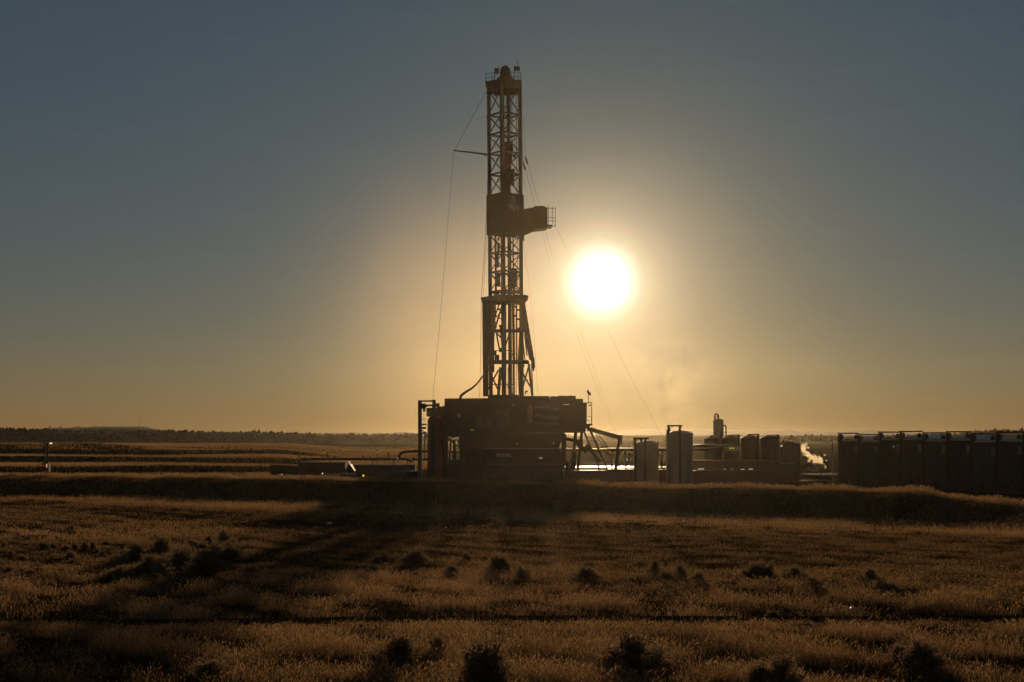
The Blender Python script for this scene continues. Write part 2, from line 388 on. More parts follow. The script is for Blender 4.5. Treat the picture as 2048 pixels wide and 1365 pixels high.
def build_grass():
    ch = []
    # near field
    for y0, y1, n, w, hh in ((21, 36, 330000, .0055, .25), (36, 54, 350000, .0085, .23), (54, 78, 350000, .013, .21), (78, 135, 380000, .022, .25)):
        y = y0 + (y1-y0)*rng.random(n); x = (rng.random(n)*2-1)*(.40*y + 5)
        # clumps
        cl = vn(x*1.7, y*1.5, 21) + .7*vn(x*4.1, y*3.7, 22)
        s = .606*x + .795*y - 82
        cl = cl + .55*vn(x*.35, y*.28, 23)
        bare = vn(x*.42, y*.33, 61) + .5*vn(x*1.3, y*1.0, 62)
        keep = (rng.random(n) < np.clip(.5 + .8*cl, .04, 1)*np.clip((1.5 if y1 < 60 else 2.0) + 1.5*bare, .15, 1)) & (s < 6)
        ty = y - 38.6 - .03*x - .5*vn(x*.05, 0*x, 8) - .3*vn(x*.5, 0*x, 9)
        keep &= ~((np.abs(ty) < .95) & (rng.random(n) < .94))
        x = x[keep]; y = y[keep]; k = len(x)
        d, weeds, strip = field_dry_lit(x, y)
        h = hh*rng.uniform(.3, 1.2, k)*(1 - .42*weeds)*(1 + .24*vn(x*.5, y*.4, 30) + .2*vn(x*1.6, y*1.2, 31))*(1 + .25*strip)*np.where(rng.random(k) < .06, 1.35, 1)*np.clip(1 + .38*cl[keep], .4, 1.6)
        h = h*(1 - .62*np.exp(-((ty[keep] + 1.6)/1.3)**2)*sm(-1.6, .2, vn(x*.12, 0*x, 33)+.9))
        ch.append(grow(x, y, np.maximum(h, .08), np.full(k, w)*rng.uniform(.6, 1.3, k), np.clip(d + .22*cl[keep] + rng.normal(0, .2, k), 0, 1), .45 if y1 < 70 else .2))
    # the berm: thin face, taller crest; face shade and crest light put into colour
    n = 150000
    t = rng.uniform(-165, -22, n); s = rng.uniform(4, 19, n)
    x = .606*(s+82) + .795*t; y = .795*(s+82) - .606*t
    k = (np.abs(x) < .42*y + 5) & ((s > 13.8) | (rng.random(n) < .55)); x = x[k]; y = y[k]; s = s[k]; t = t[k]
    tuft = vn(t*1.1, s*.8, 41) + .6*vn(t*2.9, s*1.4, 42)
    h = np.where(s > 13.6, .29, .16)*rng.uniform(.35, 1.2, len(x))*(1 + .55*tuft)
    d = np.where(s > 13.6, .8, .36) + rng.normal(0, .12, len(x))
    ch.append(grow(x, y, np.maximum(h, .06), np.full(len(x), .032), np.clip(d, 0, 1), .25))
    emit('grass', ch, GRASS)
    # rough pasture rolling away behind the berm
    n = 260000
    y = 150*np.exp(rng.random(n)*math.log(620/150)); x = -y*(.05 + .37*rng.random(n))
    s = .606*x + .795*y - 82
    cl = vn(x*.25, y*.2, 51) + .6*vn(x*.8, y*.6, 52)
    k = (s > 19) & (rng.random(n) < np.clip(.6+.5*cl, .1, 1)) & ((x/y < -.17) | (y > 236)); x = x[k]; y = y[k]
    w = .045*(y/170); h = .30*(1 + .0012*(y-150))*rng.uniform(.4, 1.2, len(x))
    d = np.clip(.72 + .3*vn(x*.06, y*.05, 53) + rng.normal(0, .15, len(x)), 0, 1)
    e2 = grow(x, y, h, w, d, 0)
    emit('pasture_grass', [e2], GRASS)
build_grass()

# ------------------------------------------------------------------ far hills and trees
def hill(name, sky_px, D, depth, z0, mat):
    # a long ridge: foot in front, crest at distance D along the given skyline, slope going down behind
    xs = np.array([p[0] for p in sky_px], float); yp = np.array([p[1] for p in sky_px], float)
    n = 160; px = np.linspace(xs[0], xs[-1], n); py = np.interp(px, xs, yp)
    prof = [(-depth, 0), (-depth*.75, .18), (-depth*.5, .42), (-depth*.25, .75), (0, 1), (depth*.5, .6), (depth*1.4, 0)]
    V = []
    for k, (dy, f) in enumerate(prof):
        for i in range(n):
            zc = CAMZ + (870-py[i])/F*D
            x = (px[i]-1024)/F*D*(1 + dy/D*.5)
            jit = 1 + .06*math.sin(i*.37 + k*1.3) + .04*math.sin(i*.9 + k)
            V.append((x, D + dy*(jit if f < 1 else 1), z0 + (zc - z0)*f))
    Fc = [(k*n+i, k*n+i+1, (k+1)*n+i+1, (k+1)*n+i) for k in range(len(prof)-1) for i in range(n-1)]
    me = np_mesh(name, V, Fc)
    for p in me.polygons: p.use_smooth = True
    o = link(name, me, mat); o['kind'] = 'structure'
    def at(pxv, f):     # a point on the near slope, f = 0 foot .. 1 crest
        fs = np.array([q[1] for q in prof[:5]]); ds = np.array([q[0] for q in prof[:5]])
        dy = np.interp(f, fs, ds); zc = CAMZ + (870-np.interp(pxv, px, py))/F*D
        return (pxv-1024)/F*D*(1 + dy/D*.5), D + dy, z0 + (zc-z0)*f
    return at
def wood(name, pts, hmin, hmax, mat):
    V = []; Fc = []; n = 6
    x, y, z = pts; k = len(x); h = rng.uniform(hmin, hmax, k)*np.where(rng.random(k) < .12, 1.45, 1); w = h*rng.uniform(.3, .75, k)
    base = 0; layers = [(.02, .35), (.18, 1.0), (.45, .8), (.72, .5), (1.0, .04)]
    ang = np.arange(n)*2*math.pi/n
    for f, r in layers:
        rr = w[:, None]*r*rng.uniform(.6, 1.3, (k, n)); zz = z[:, None] - .3 + h[:, None]*(f + rng.uniform(-.05, .05, (k, n)))
        V.append(np.stack([x[:, None] + rr*np.cos(ang), y[:, None] + rr*np.sin(ang), zz], -1))
    V = np.stack(V, 1).reshape(-1, 3); m = len(layers)
    idx = np.arange(k)[:, None, None]*(m*n) + np.arange(m-1)[None, :, None]*n + np.arange(n)[None, None, :]
    nx = np.arange(k)[:, None, None]*(m*n) + np.arange(m-1)[None, :, None]*n + ((np.arange(n)+1) % n)[None, None, :]
    Fc = np.stack([idx, nx, nx+n, idx+n], -1).reshape(-1, 4)
    o = link(name, np_mesh(name, V, Fc), mat); o['kind'] = 'stuff'; return o
HILL = paint('far hill scrub', (.045,.038,.024), .95, 0, .5, .02, 0, bump=0)
MOUNT = paint('far mountain rock', (.07,.065,.06), .95, 0, .3, .002, 0, bump=0)
TREE = paint('dark conifer', (.022,.022,.013), .9, 0, .4, .05, 0, bump=0)
def build_hills():
    sky1 = [(-500,858),(-200,857),(0,858),(120,862),(250,868),(300,862),(380,864),(470,867),(520,866),(600,869),(690,871),(720,871),(830,870.5),(900,873),(1010,876),(1100,880)]
    a1 = hill('hills', sky1, 950, 75, -.6, HILL)
    n = 900; px = rng.uniform(-480, 1080, n)
    p1 = a1(px, np.full(n, 1.0) - rng.uniform(0, .06, n))
    n2 = 1700; px2 = rng.uniform(-480, 1080, n2); p2 = a1(px2, rng.uniform(.12, 1, n2)**.7)
    wood('wooded_slope', tuple(np.concatenate([a, b]) for a, b in zip(p1, p2)), .8, 1.9, TREE)
    # flat-topped mesa beyond
    hill('mesa', [(40,862),(100,856),(145,855.5),(155,853.2),(165,854.8),(178,854.8),(185,853.3),(292,853.3),(303,857),(340,862),(420,868)], 2300, 200, 0, HILL)
    # low middle hills beyond the rig, faint in the low sun
    hill('middle_hills', [(700,874),(860,872),(1000,873),(1180,872.5),(1255,871.5),(1330,871),(1400,873),(1560,874),(1700,876),(1900,878)], 1500, 45, -.5, HILL)
    sky2 = [(1480,880),(1560,876),(1620,875),(1700,877),(1780,874),(1850,871),(1900,870),(1960,865),(2010,863),(2060,860),(2300,857),(2600,856)]
    a2 = hill('wooded_hills', sky2, 1000, 75, -.6, HILL)
    n = 700; px = rng.uniform(1500, 2560, n); p3 = a2(px, np.full(n, 1.0) - rng.uniform(0, .08, n))
    n2 = 500; px2 = rng.uniform(1500, 2560, n2); p4 = a2(px2, rng.uniform(.2, 1, n2)**.6)
    wood('hilltop_wood', tuple(np.concatenate([a, b]) for a, b in zip(p3, p4)), .9, 2.2, TREE)
    hill('mountains', [(560,869),(640,868),(668,866),(690,868),(700,866.5),(712,865),(730,868),(775,867),(800,864),(830,866.5),(900,868),(1090,867),(1150,866),(1180,862.5),(1210,864.5),(1240,861),(1270,860.5),(1300,858.5),(1330,860),(1350,860),(1380,861),(1400,858.5),(1430,860),(1470,861),(1500,860.5),(1560,862),(1571,858.5),(1590,863),(1640,862.5),(1680,864),(1720,862),(1752,859.5),(1785,863),(1830,866),(1900,869),(1990,870)], 11500, 2400, 4, MOUNT)
    hill('distant_mountains', [(500,872),(900,867),(1100,865),(1250,863),(1400,863),(1560,864),(1700,865),(1900,868),(2300,872)], 13000, 1000, 4, MOUNT)
    # slim radio masts on the mesa
    for i, (mx, top, w) in enumerate(((278.5, 838.5, .3), (156, 849.5, .22), (121, 848.5, .18), (100, 848, .18))):
        b = P(mx, 854.2, 2300); mb = MB(); mb.bar(b - Vector((0,0,1.5)), P(mx, top, 2300), w, w)
        mb.box((b.x-1.2, b.y-1.2, b.z-1.5), (b.x+1.2, b.y+1.2, b.z+.6))
        solo('radio_mast', mb, M['dark'], ['tall thin radio mast standing on the edge of the flat mesa', 'short thin mast on the small knob of the mesa', 'faint thin mast beyond the low end of the mesa', 'faintest short mast at the low end of the mesa'][i], 'mast', 'radio masts on the mesa')
build_hills()

# ------------------------------------------------------------------ water and track behind the pad
def sheet(name, px0, px1, D0, D1, mat, dz):
    mb = MB(); n = 24; vs = []
    for D in (D0, D1):
        for i in range(n+1):
            x = ((px0 + (px1-px0)*i/n) - 1024)/F*(D0+D1)/2; vs.append((x, D + .4*math.sin(i*1.7), .2 + dz))
    mb.add(vs, [(i, i+1, n+2+i, n+1+i) for i in range(n)])
    o = link(name, mb.mesh(name), mat); o['kind'] = 'structure'
def water_mat():
    m = bpy.data.materials.new('wet reserve pit'); t = nodes(m)
    out = t.nodes.new('ShaderNodeOutputMaterial'); b = t.nodes.new('ShaderNodeBsdfPrincipled'); t.links.new(b.outputs[0], out.inputs[0])
    b.inputs['Base Color'].default_value = (.03,.028,.022,1); b.inputs['Roughness'].default_value = .34; b.inputs['IOR'].default_value = 1.33
    nz = t.nodes.new('ShaderNodeTexNoise'); nz.inputs['Scale'].default_value = 1.2; nz.inputs['Detail'].default_value = 5
    g = t.nodes.new('ShaderNodeNewGeometry'); t.links.new(g.outputs['Position'], nz.inputs['Vector'])
    bp = t.nodes.new('ShaderNodeBump'); bp.inputs['Strength'].default_value = .25; bp.inputs['Distance'].default_value = .1
    t.links.new(nz.outputs[0], bp.inputs['Height']); t.links.new(bp.outputs[0], b.inputs['Normal']); return m
sheet('pond_water', 1100, 1345, 251, 261, water_mat(), .03)
GRAVEL = paint('pale gravel', (.13,.10,.075), .9, 0, .25, .6, 0)
sheet('access_road', 1560, 1690, 205, 211, GRAVEL, .06)
sheet('gravel_track', 1520, 1665, 178, 181, GRAVEL, .06)

# ------------------------------------------------------------------ drilling rig
def gy(D, z=.16): return 870 + (CAMZ - z)/D*F      # photo row where something on the pad meets the ground
def text_mesh(body, size, origin, u, nrm, name, mat, parent, extrude=.01, sx=1.0):
    cu = bpy.data.curves.new('lettering', 'FONT'); cu.body = body; cu.size = size; cu.extrude = extrude; cu.align_x = 'CENTER'; cu.align_y = 'CENTER'
    tmp = bpy.data.objects.new('lettering_tmp', cu); C.objects.link(tmp)
    dg = bpy.context.evaluated_depsgraph_get(); me = bpy.data.meshes.new_from_object(tmp.evaluated_get(dg))
    bpy.data.objects.remove(tmp)
    u = Vector(u).normalized(); n = Vector(nrm).normalized(); v = n.cross(u)
    Mx = Matrix(((u.x*sx, v.x, n.x, origin[0]), (u.y*sx, v.y, n.y, origin[1]), (u.z*sx, v.z, n.z, origin[2]), (0, 0, 0, 1)))
    me.transform(Mx); me.name = name
    return link(name, me, mat, parent)

def build_rig():
    rig = thing('drilling_rig', (0, 186, .2), 'tall dark drilling rig with lattice mast standing on a walled rig floor', 'drilling rig')
    MC = P(1011.5, 870, 186)
    def shift(z): return -.0073*(z - 24)
    cor = {'L': (-2.03, .3), 'N': (-.3, -2.03), 'R': (2.03, -.3), 'F': (.52, 1.98)}
    def K(c, py):
        z = CAMZ + (870-py)/F*186; x, y = cor[c]
        return Vector((MC.x + x + shift(z), 186 + y, z))
    # four legs, each one part
    for c, w in (('L', .36), ('N', .43), ('R', .36), ('F', .36)):
        mb = MB(); mb.bar(K(c, 800), K(c, 172), w, w, up=(.8, .6, 0)); part('mast_leg', mb, M['steel'], rig)
    def lattice(levels, xfaces, single, gw=.2, bw=.14):
        mb = MB(); ring = 'LNRF'
        for py in levels:
            for i in range(4): mb.bar(K(ring[i], py), K(ring[(i+1) % 4], py), gw, gw)
        for a, b in zip(levels, levels[1:]):
            for f in xfaces:
                mb.bar(K(f[0], a+1), K(f[1], b-1), bw, bw); mb.bar(K(f[1], a+1), K(f[0], b-1), bw*.9, bw*.9)
            for k, f in enumerate(single):
                if k % 2: mb.bar(K(f[0], a+1), K(f[1], b-1), bw*.8, bw*.8)
                else: mb.bar(K(f[1], a+1), K(f[0], b-1), bw*.8, bw*.8)
        return mb
    part('mast_lattice', lattice([179, 231, 270, 308, 350, 392], ('LN', 'NR'), (), .2, .16), M['steel'], rig)
    part('mast_lattice', lattice([469, 507, 545, 584, 596], ('LN', 'NR'), ('FL', 'RF')), M['steel'], rig)
    # ladder running up the mast
    mb = MB(); a0 = K('R', 600) + Vector((-.25, .9, 0)); a1 = K('R', 185) + Vector((-.25, .9, 0))
    for o in (-.22, .22): mb.bar(a0 + Vector((o, 0, 0)), a1 + Vector((o, 0, 0)), .06, .06)
    for i in range(80):
        p = a0.lerp(a1, i/80); mb.bar(p + Vector((-.22, 0, 0)), p + Vector((.22, 0, 0)), .035, .035)
    part('mast_ladder_frame', mb, M['steel'], rig)
    # standpipe and electric conduit inside
    mb = MB(); mb.tube([K('F', 790) + Vector((.5, -.8, 0)), K('F', 392) + Vector((.5, -.8, 0))], .09, 8)
    mb.tube([K('L', 596) + Vector((.75, -.2, 0)), K('L', 470) + Vector((.75, -.2, 0))], .13, 8)
    part_each('standpipe', mb, M['dark'], rig)
    # junction boxes and fittings clamped to the mast
    mb = MB()
    for px, py, w, h, D in ((979, 186, 11, 6, 185.7), (977, 233, 8, 2, 185.7), (979.5, 292, 3, 4, 185.5), (981, 393, 4, 3, 185.5), (981.5, 460, 4, 3, 185.5), (982, 493, 3, 3, 185.5), (982.5, 547, 4, 3, 185.5),
                            (997, 496, 5, 20, 186.6), (995, 520, 5, 30, 186.8), (997, 560, 7, 26, 186.8), (1000, 240, 5, 5, 185.4), (996, 189, 16, 4, 185.2)):
        mb.pbox(px-w/2, py-h/2, px+w/2, py+h/2, D, D+.5)
    part_each('conduit_fitting', mb, M['dark'], rig)
    # equipment box inside the lower mast
    mb = MB(); mb.pbox(1020, 537, 1034, 573, 185.2, 186.3); mb.pbox(1022, 573, 1031, 577, 185.3, 186.2); mb.pbar(1031, 577, 1041, 583, 185.6, 2); mb.pbar(1027, 577, 1036, 586, 185.6, 1.5)
    part_each('equipment_box', mb, M['dark'], rig)
    # crown
    mb = MB(); mb.prism([(982, 160), (1041.5, 160), (1041.5, 171), (1036, 177), (988, 177), (982, 170)], 184.1, 188)
    mb.prism([(992, 160), (999, 152.5), (1021, 152.5), (1029, 160)], 184.6, 187.6); part('crown_beam', mb, M['steel'], rig)
    mb = MB(); arc = [(1000, 154)] + [(1010.5 - 10.5*math.cos(t), 143.5 - 12*math.sin(t)) for t in np.linspace(0, math.pi, 15)] + [(1021, 154)]
    mb.prism(arc, 185.2, 187.2); mb.pbox(1010, 130.5, 1013, 134, 185.9, 186.4); part('crown_sheave', mb, M['dark'], rig)
    mb = MB(); mb.pbox(970.5, 162.5, 983, 165.5, 184.4, 187.6); mb.prism([(972, 165.5), (983, 165.5), (983, 169)], 185, 185.4)
    mb.pbox(1041.5, 161, 1043.5, 165.5, 184.4, 187.6); part_each('crown_platform', mb, M['dark'], rig)
    mb = MB()
    for D in (184.5, 187.5):
        for px in (971, 984, 989.5): mb.pbar(px, 164, px, 147.5 - (px-971)*.12, D, 1.1)
        for y in (147.5, 156): mb.pbar(970.7, y, 990, y-2, D, .9)
        for px in (1022.5, 1028.5, 1036, 1041.5): mb.pbar(px, 164, px, 147, D, 1.2)
        for y in (143.5+3, 155): mb.pbar(1021, y-1.5, 1042, y, D, .9)
    for px, y in ((971, 147.5), (971, 156), (1041.5, 147), (1041.5, 155)): mb.bar(P(px, y, 184.5), P(px, y, 187.5), .06, .06)
    part_each('crown_rail', mb, M['steel'], rig)
    for (x0, y0, x1, y1), (px, top) in (((989, 136.5, 997.8, 144), (989.5, 164)), ((1029, 133, 1040, 138.2), (1028.5, 164))):
        mb = MB(); mb.pbox(x0, y0, x1, y1, 185, 186.2); mb.pbar(px, top, px, y0-1, 185.4, 1.6); part('beacon_box', mb, M['dark'], rig)
    mb = MB(); mb.pbar(997.4, 145, 997.2, 131.5, 185.6, .8); mb.pbar(1035.3, 134, 1035, 124, 185.6, .8); mb.pbox(1034.2, 123, 1036.2, 126, 185.5, 185.8); part_each('antenna', mb, M['dark'], rig)
    mb = MB(); mb.pbox(996.5, 129.6, 998.1, 131.6, 185.5, 185.75); part('beacon_lamp', mb, M['lampr'], rig, 'small red beacon')
    # racking board: wind walls hung on the two near mast faces, and the others
    for i, f in enumerate(('LN', 'NR', 'RF', 'FL')):
        a, b = K(f[0], 391), K(f[1], 391); c, d = K(f[1], 470.5), K(f[0], 470.5)
        u = (b-a).normalized(); nrm = Vector((u.y, -u.x, 0)) * .3
        mb = MB(); q = [p + nrm - u*(.12 if p in (a, d) else -.12) for p in (a, b, c, d)]; q2 = [p + nrm*.3 for p in q]
        mb.add(q + q2, [(0,1,2,3), (7,6,5,4), (0,4,5,1), (1,5,6,2), (2,6,7,3), (3,7,4,0)])
        for t in np.linspace(.0, 1, 14):
            s0 = q[0].lerp(q[1], t) + nrm*.32; s1 = q[3].lerp(q[2], t) + nrm*.32; mb.bar(s0, s1, .05, .05)
        wl = part('wind_wall', mb, M['board'], rig)
        if f == 'NR':
            base = (q[0].lerp(q[1], .57)); 
            def on(t, py): p = q[0].lerp(q[1], t) + nrm*.5; return Vector((p.x, p.y, CAMZ + (870-py)/F*p.y))
            text_mesh('901', 1.28, on(.52, 416.5), u, nrm, 'lettering', M['white'], wl)
            # drop shaped emblem with a flared foot above the number
            mb = MB(); o = on(.48, 399.5); ring = []
            outl = [(0, .52), (.2, .3), (.3, .05), (.27, -.2), (.36, -.38), (.12, -.42), (-.12, -.42), (-.36, -.38), (-.27, -.2), (-.3, .05), (-.2, .3)]
            for k in (1.0, .6):
                ring.append([o + u*(x*k) + Vector((0, 0, z*k)) for x, z in outl])
            n = len(outl); vs = ring[0] + ring[1] + [p + nrm*.06 for p in ring[0] + ring[1]]
            fs = []
            for i in range(n):
                j = (i+1) % n
                fs += [(i, j, n+j, n+i), (2*n+i, 3*n+i, 3*n+j, 2*n+j), (i, 2*n+i, 2*n+j, j), (n+i, n+j, 3*n+j, 3*n+i)]
            mb.add(vs, fs); part('emblem', mb, M['white'], wl)
    mb = MB(); mb.prism([(1044.5, 419.5), (1067, 415), (1069.5, 412.8), (1086, 412), (1095, 416.5), (1095, 453), (1090.5, 455.5), (1067, 458), (1047, 466.5), (1044.5, 466)], 184.7, 187.6)
    rb = part('racking_board', mb, M['board'], rig)
    mb = MB(); mb.prism([(1045, 419.7), (1067, 415.2), (1069.5, 412.9), (1069.5, 458), (1067, 458.6), (1045, 468)], 184.55, 184.66)
    for px in (1052, 1060, 1068, 1077, 1086): mb.pbar(px, 416, px, 458, 184.6, .9)
    part('cladding', mb, M['board'], rb)
    mb = MB(); mb.pbar(1047.5, 469, 1068, 459.5, 185.2, 2.6); mb.pbar(1047.5, 469, 1068, 459.5, 187, 2.6); mb.pbox(1045, 466, 1048.5, 481, 185.3, 186.3); part_each('board_strut', mb, M['steel'], rig)
    mb = MB()
    for D in (184.8, 187.5):
        for px in (1097, 1104.5, 1110.5): mb.pbar(px, 454, px, 413.5 if px < 1110 else 415, D, 1.1)
        for y in (414, 417, 435.5, 442): mb.pbar(1095, y, 1110.8 if y > 415 else 1097, y+.8, D, .9)
        mb.pbar(1095, 453.2, 1111, 452.8, D, 1.6)
    mb.bar(P(1110.5, 417, 184.8), P(1110.5, 417, 187.5), .07, .07); mb.pbox(1095, 449.5, 1104, 452, 184.8, 187.5)
    part('board_rail_frame', mb, M['steel'], rig)
    # gin pole reaching out to one side
    mb = MB(); mb.tube([P(907, 301.3, 185.4), P(945, 305.6, 185.5), P(982, 310.5, 185.7)], [.085, .11, .14], 8)
    mb.pbar(976, 310, 982.5, 311.5, 185.6, 5); mb.pbar(969.5, 311.5, 972, 314, 185.6, 1); part('gin_pole', mb, M['steel'], rig)
    # floodlights on the lattice
    for px, py in ((994.5, 319.5), (1029, 313.5), (995.5, 361.5), (996.5, 477.5), (1030, 474)):
        mb = MB(); mb.pbar(px, py-4.5, px, py, 186.2, .8); mb.prism([(px-2.4, py+1.5), (px-1.5, py-1.5), (px+1.5, py-1.5), (px+2.4, py+1.5)], 186, 186.5); fl = part('floodlight', mb, M['dark'], rig)
    for px, py in ((1028.5, 238.3), (1029.3, 361.2), (998.5, 728.3), (985.3, 277.3)):
        mb = MB(); mb.pbox(px-.9, py-.6, px+.9, py+.6, 185.3, 185.5); part('lamp_glint', mb, M['lampy'], rig, 'small lit yellow lamp')
    # platform where the mast sits in its spreader, and the spread base
    mb = MB(); mb.prism([(961, 595.5), (983, 591.8), (1050, 590), (1057, 592), (1056, 594), (1050, 600.5), (1042, 603.5), (975, 603.5), (962.5, 598.5)], 183.6, 188.4); part('mast_shoe_platform', mb, M['steel'], rig)
    A, B = 183.9, 188.2
    mb = MB(); mb.prism([(964.5, 599), (977.5, 599), (977, 793), (966, 793)], A, A+.8); mb.prism([(975, 602), (984, 602), (981.5, 632)], A+.1, A+.5); part('mast_base_leg', mb, M['steel'], rig)
    mb = MB(); mb.prism([(978, 602), (981, 602), (984, 705), (983, 793), (980, 793)], B, B+.5); part('mast_base_leg', mb, M['steel'], rig)
    mb = MB(); mb.prism([(1039, 602), (1049, 600), (1068.5, 719), (1059, 721), (1052, 688)], A, A+.6); part('mast_base_leg', mb, M['steel'], rig)
    mb = MB(); mb.prism([(1038.5, 602), (1044, 602), (1044, 792), (1037.5, 792), (1035, 730), (1038.5, 660)], B, B+.6); part('mast_base_leg', mb, M['steel'], rig)
    mb = MB(); mb.prism([(1061.5, 718), (1069, 716.5), (1070.3, 736), (1068.5, 737), (1068.5, 742.5), (1066, 742.5), (1065, 738)], A-.3, A+.3); part('raising_cylinder', mb, M['dark'], rig)
    mb = MB()
    for x1, y1, x2, y2, D, w in ((985.5, 600, 985.5, 745, 184.6, 6.5), (991, 604, 984, 745, 187, 3), (1010, 600, 1010, 790, 184, 5.5), (1019, 600, 1016.5, 662, 187.6, 3), (1018, 600, 1021, 662, 187, 2.2), (1021, 662, 1021, 790, 187, 2),
            (1026, 604, 1028, 725, 187.8, 5), (1033, 604, 1033.5, 725, 186.5, 3), (1006, 604, 989, 662, 185, 3.2), (1000, 604, 984, 650, 187.5, 2.5), (989, 662, 1002, 676, 185, 3), (1018.5, 666, 1012, 690, 185.5, 2.4),
            (993, 668, 1000, 705, 186, 3.2), (1001, 650, 1006, 700, 187, 5), (975, 672, 985, 700, 184.5, 3), (976, 662, 1050, 661.5, 184.2, 5.2), (976, 664, 1050, 663.5, 188, 4), (976, 725.5, 1058, 725.5, 184.2, 6.5), (976, 723, 1056, 723, 188, 5),
            (976, 769, 1027, 769, 184.4, 2), (976, 769, 1027, 769, 188, 1.6), (983, 702, 1028, 701.5, 187, 1.4), (1016, 714, 1028, 714, 187, .9), (1016, 707, 1028, 707, 187, .9),
            (976, 780, 997, 740, 184.2, 3.2), (977, 737, 998, 785, 184.4, 3.2), (1001, 735, 997, 790, 184.8, 6), (1007, 735, 1002, 760, 186, 1.8), (984.5, 728, 984.5, 790, 187, 2.4), (1004, 762, 1009, 790, 186, 2), (1015, 772, 1026, 790, 186, 2.6), (1016, 735, 1016, 790, 187, 1.2),
            (1045, 778, 1058, 730, 184.4, 3.2), (1045.5, 747, 1064, 780, 184.6, 3.2), (1057.5, 728, 1064.5, 792, 184.2, 4.6), (1063, 728, 1066, 792, 188, 2), (1049, 668, 1054, 712, 185, 2.4), (1045, 676, 1050, 720, 186, 2.2), (1045, 605, 1046, 640, 186.5, 3),
            (1036, 660, 1048, 655, 186, 7), (1026, 790, 1026, 728, 187, 1.6)):
        mb.pbar(x1, y1, x2, y2, D, w)
    part('mast_base_lattice', mb, M['steel'], rig)
    mb = MB()
    for o in (1028.6, 1033.2): mb.pbar(o, 790, o, 604, 187.2, .8)
    for i in range(62): mb.pbar(1028.6, 790-i*3, 1033.2, 790-i*3, 187.2, .5)
    part('mast_base_ladder_frame', mb, M['steel'], rig)
    mb = MB()
    for _ in range(26):
        px = random.choice([991, 997, 1000, 1003, 1027, 1031, 1036]); py = random.uniform(604, 655); mb.pbox(px-2, py-1.6, px+2.5, py+1.6, 186, 186.6)
    for px, py, w, h in ((989, 706, 8, 9), (994, 715, 9, 10), (1002, 700, 7, 8), (1002, 750, 6, 20), (1003, 742, 8, 8), (1046.5, 732, 5, 4), (1053, 783.5, 5, 3), (1050.5, 787, 2, 5), (982, 787, 3, 4), (1026, 709, 3, 5)):
        mb.pbox(px-w/2, py-h/2, px+w/2, py+h/2, 185.6, 186.4)
    part_each('valve_fitting', mb, M['dark'], rig)

    # ---- rig floor: walled box on its substructure
    T = 178.8
    mb = MB(); mb.prism([(889, 797.5), (1066, 796), (1066, 866), (925, 868), (889, 868)], T, T+.25)
    for px in np.arange(892, 1066, 4.4): mb.pbar(px, 798.5, px, 866, T-.03, .8)
    fw = part('floor_wind_wall', mb, M['wall'], rig)
    mb = MB(); mb.pbox(914, 827, 921, 835, T-.1, T-.02); part('placard', mb, M['cream'], fw)
    mb = MB(); mb.pbox(953, 833, 966, 856, T-.1, T-.04); mb.pbox(969, 836, 984, 856, T-.1, T-.04); mb.pbox(991, 820, 1020, 855, T-.1, T-.04); part_each('panel_door', mb, M['paneldoor'], fw)
    mb = MB(); mb.prism([(976, 790), (1037, 790), (1037, 797), (976, 797)], T+.6, T+12); mb.prism([(1036, 792.5), (1066, 792.5), (1066, 797), (1036, 797)], T+.6, T+12); part('floor_roof_edge', mb, M['dark'], rig)
    mb = MB(); mb.pbox(889, 797.6, 889.8, 868, T+.26, T+13); mb.pbox(889.8, 798, 1166, 866, T+12.5, T+13); part('floor_wall', mb, M['wall'], rig)
    mb = MB(); mb.prism([(1066, 799), (1098.5, 799), (1098.5, 792.6), (1066, 792.2)], T+.1, T+11); mb.pbox(1101.5, 792.8, 1112, 799, T+.1, T+11); mb.pbox(1115, 792, 1151.6, 799, T+.1, T+11); mb.pbox(1123, 791, 1125, 792, T+2, T+3); mb.pbox(1140, 791.3, 1144, 792, T+2, T+3)
    part_each('roof_box', mb, M['board'], rig)
    mb = MB(); mb.prism([(1066.2, 799.2), (1151.8, 799.2), (1151.8, 805.5), (1173.5, 805.5), (1173.5, 857), (1066.2, 857)], T-.1, T+10)
    for px in np.arange(1122, 1173, 5): mb.pbar(px, 807, px, 856, T-.13, .7)
    dh = part('doghouse', mb, M['board'], rig)
    mb = MB(); mb.pbox(1069.5, 806, 1118, 851, T-.22, T-.12); me = mb.mesh('mural')
    mm = bpy.data.materials.new('faded mural paint'); t = nodes(mm); out = t.nodes.new('ShaderNodeOutputMaterial'); b = t.nodes.new('ShaderNodeBsdfPrincipled'); t.links.new(b.outputs[0], out.inputs[0]); b.inputs['Roughness'].default_value = .6
    g = t.nodes.new('ShaderNodeTexCoord'); wv = t.nodes.new('ShaderNodeTexWave'); wv.wave_type = 'BANDS'; wv.bands_direction = 'Z'; wv.inputs['Scale'].default_value = .3; wv.inputs['Distortion'].default_value = 11; wv.inputs['Detail'].default_value = 3; wv.inputs['Detail Scale'].default_value = .7
    t.links.new(g.outputs['Object'], wv.inputs[0]); rp = t.nodes.new('ShaderNodeValToRGB'); rp.color_ramp.elements[0].color = (.05,.07,.11,1); rp.color_ramp.elements[1].color = (.24,.25,.25,1); rp.color_ramp.elements.new(.6).color = (.12,.08,.075,1)
    t.links.new(wv.outputs[0], rp.inputs[0]); t.links.new(rp.outputs[0], b.inputs['Base Color']); link('mural', me, mm, dh)
    mb = MB(); mb.prism([(1055, 846), (1055, 816), (1057.5, 811), (1061, 809.5), (1064.5, 811), (1066, 816), (1066, 846)], T-.1, T-.02)
    for px in (1057, 1059.3, 1061.6, 1063.9): mb.pbar(px, 813, px, 846, T-.14, .8)
    part('slatted_door', mb, M['cream'], dh)
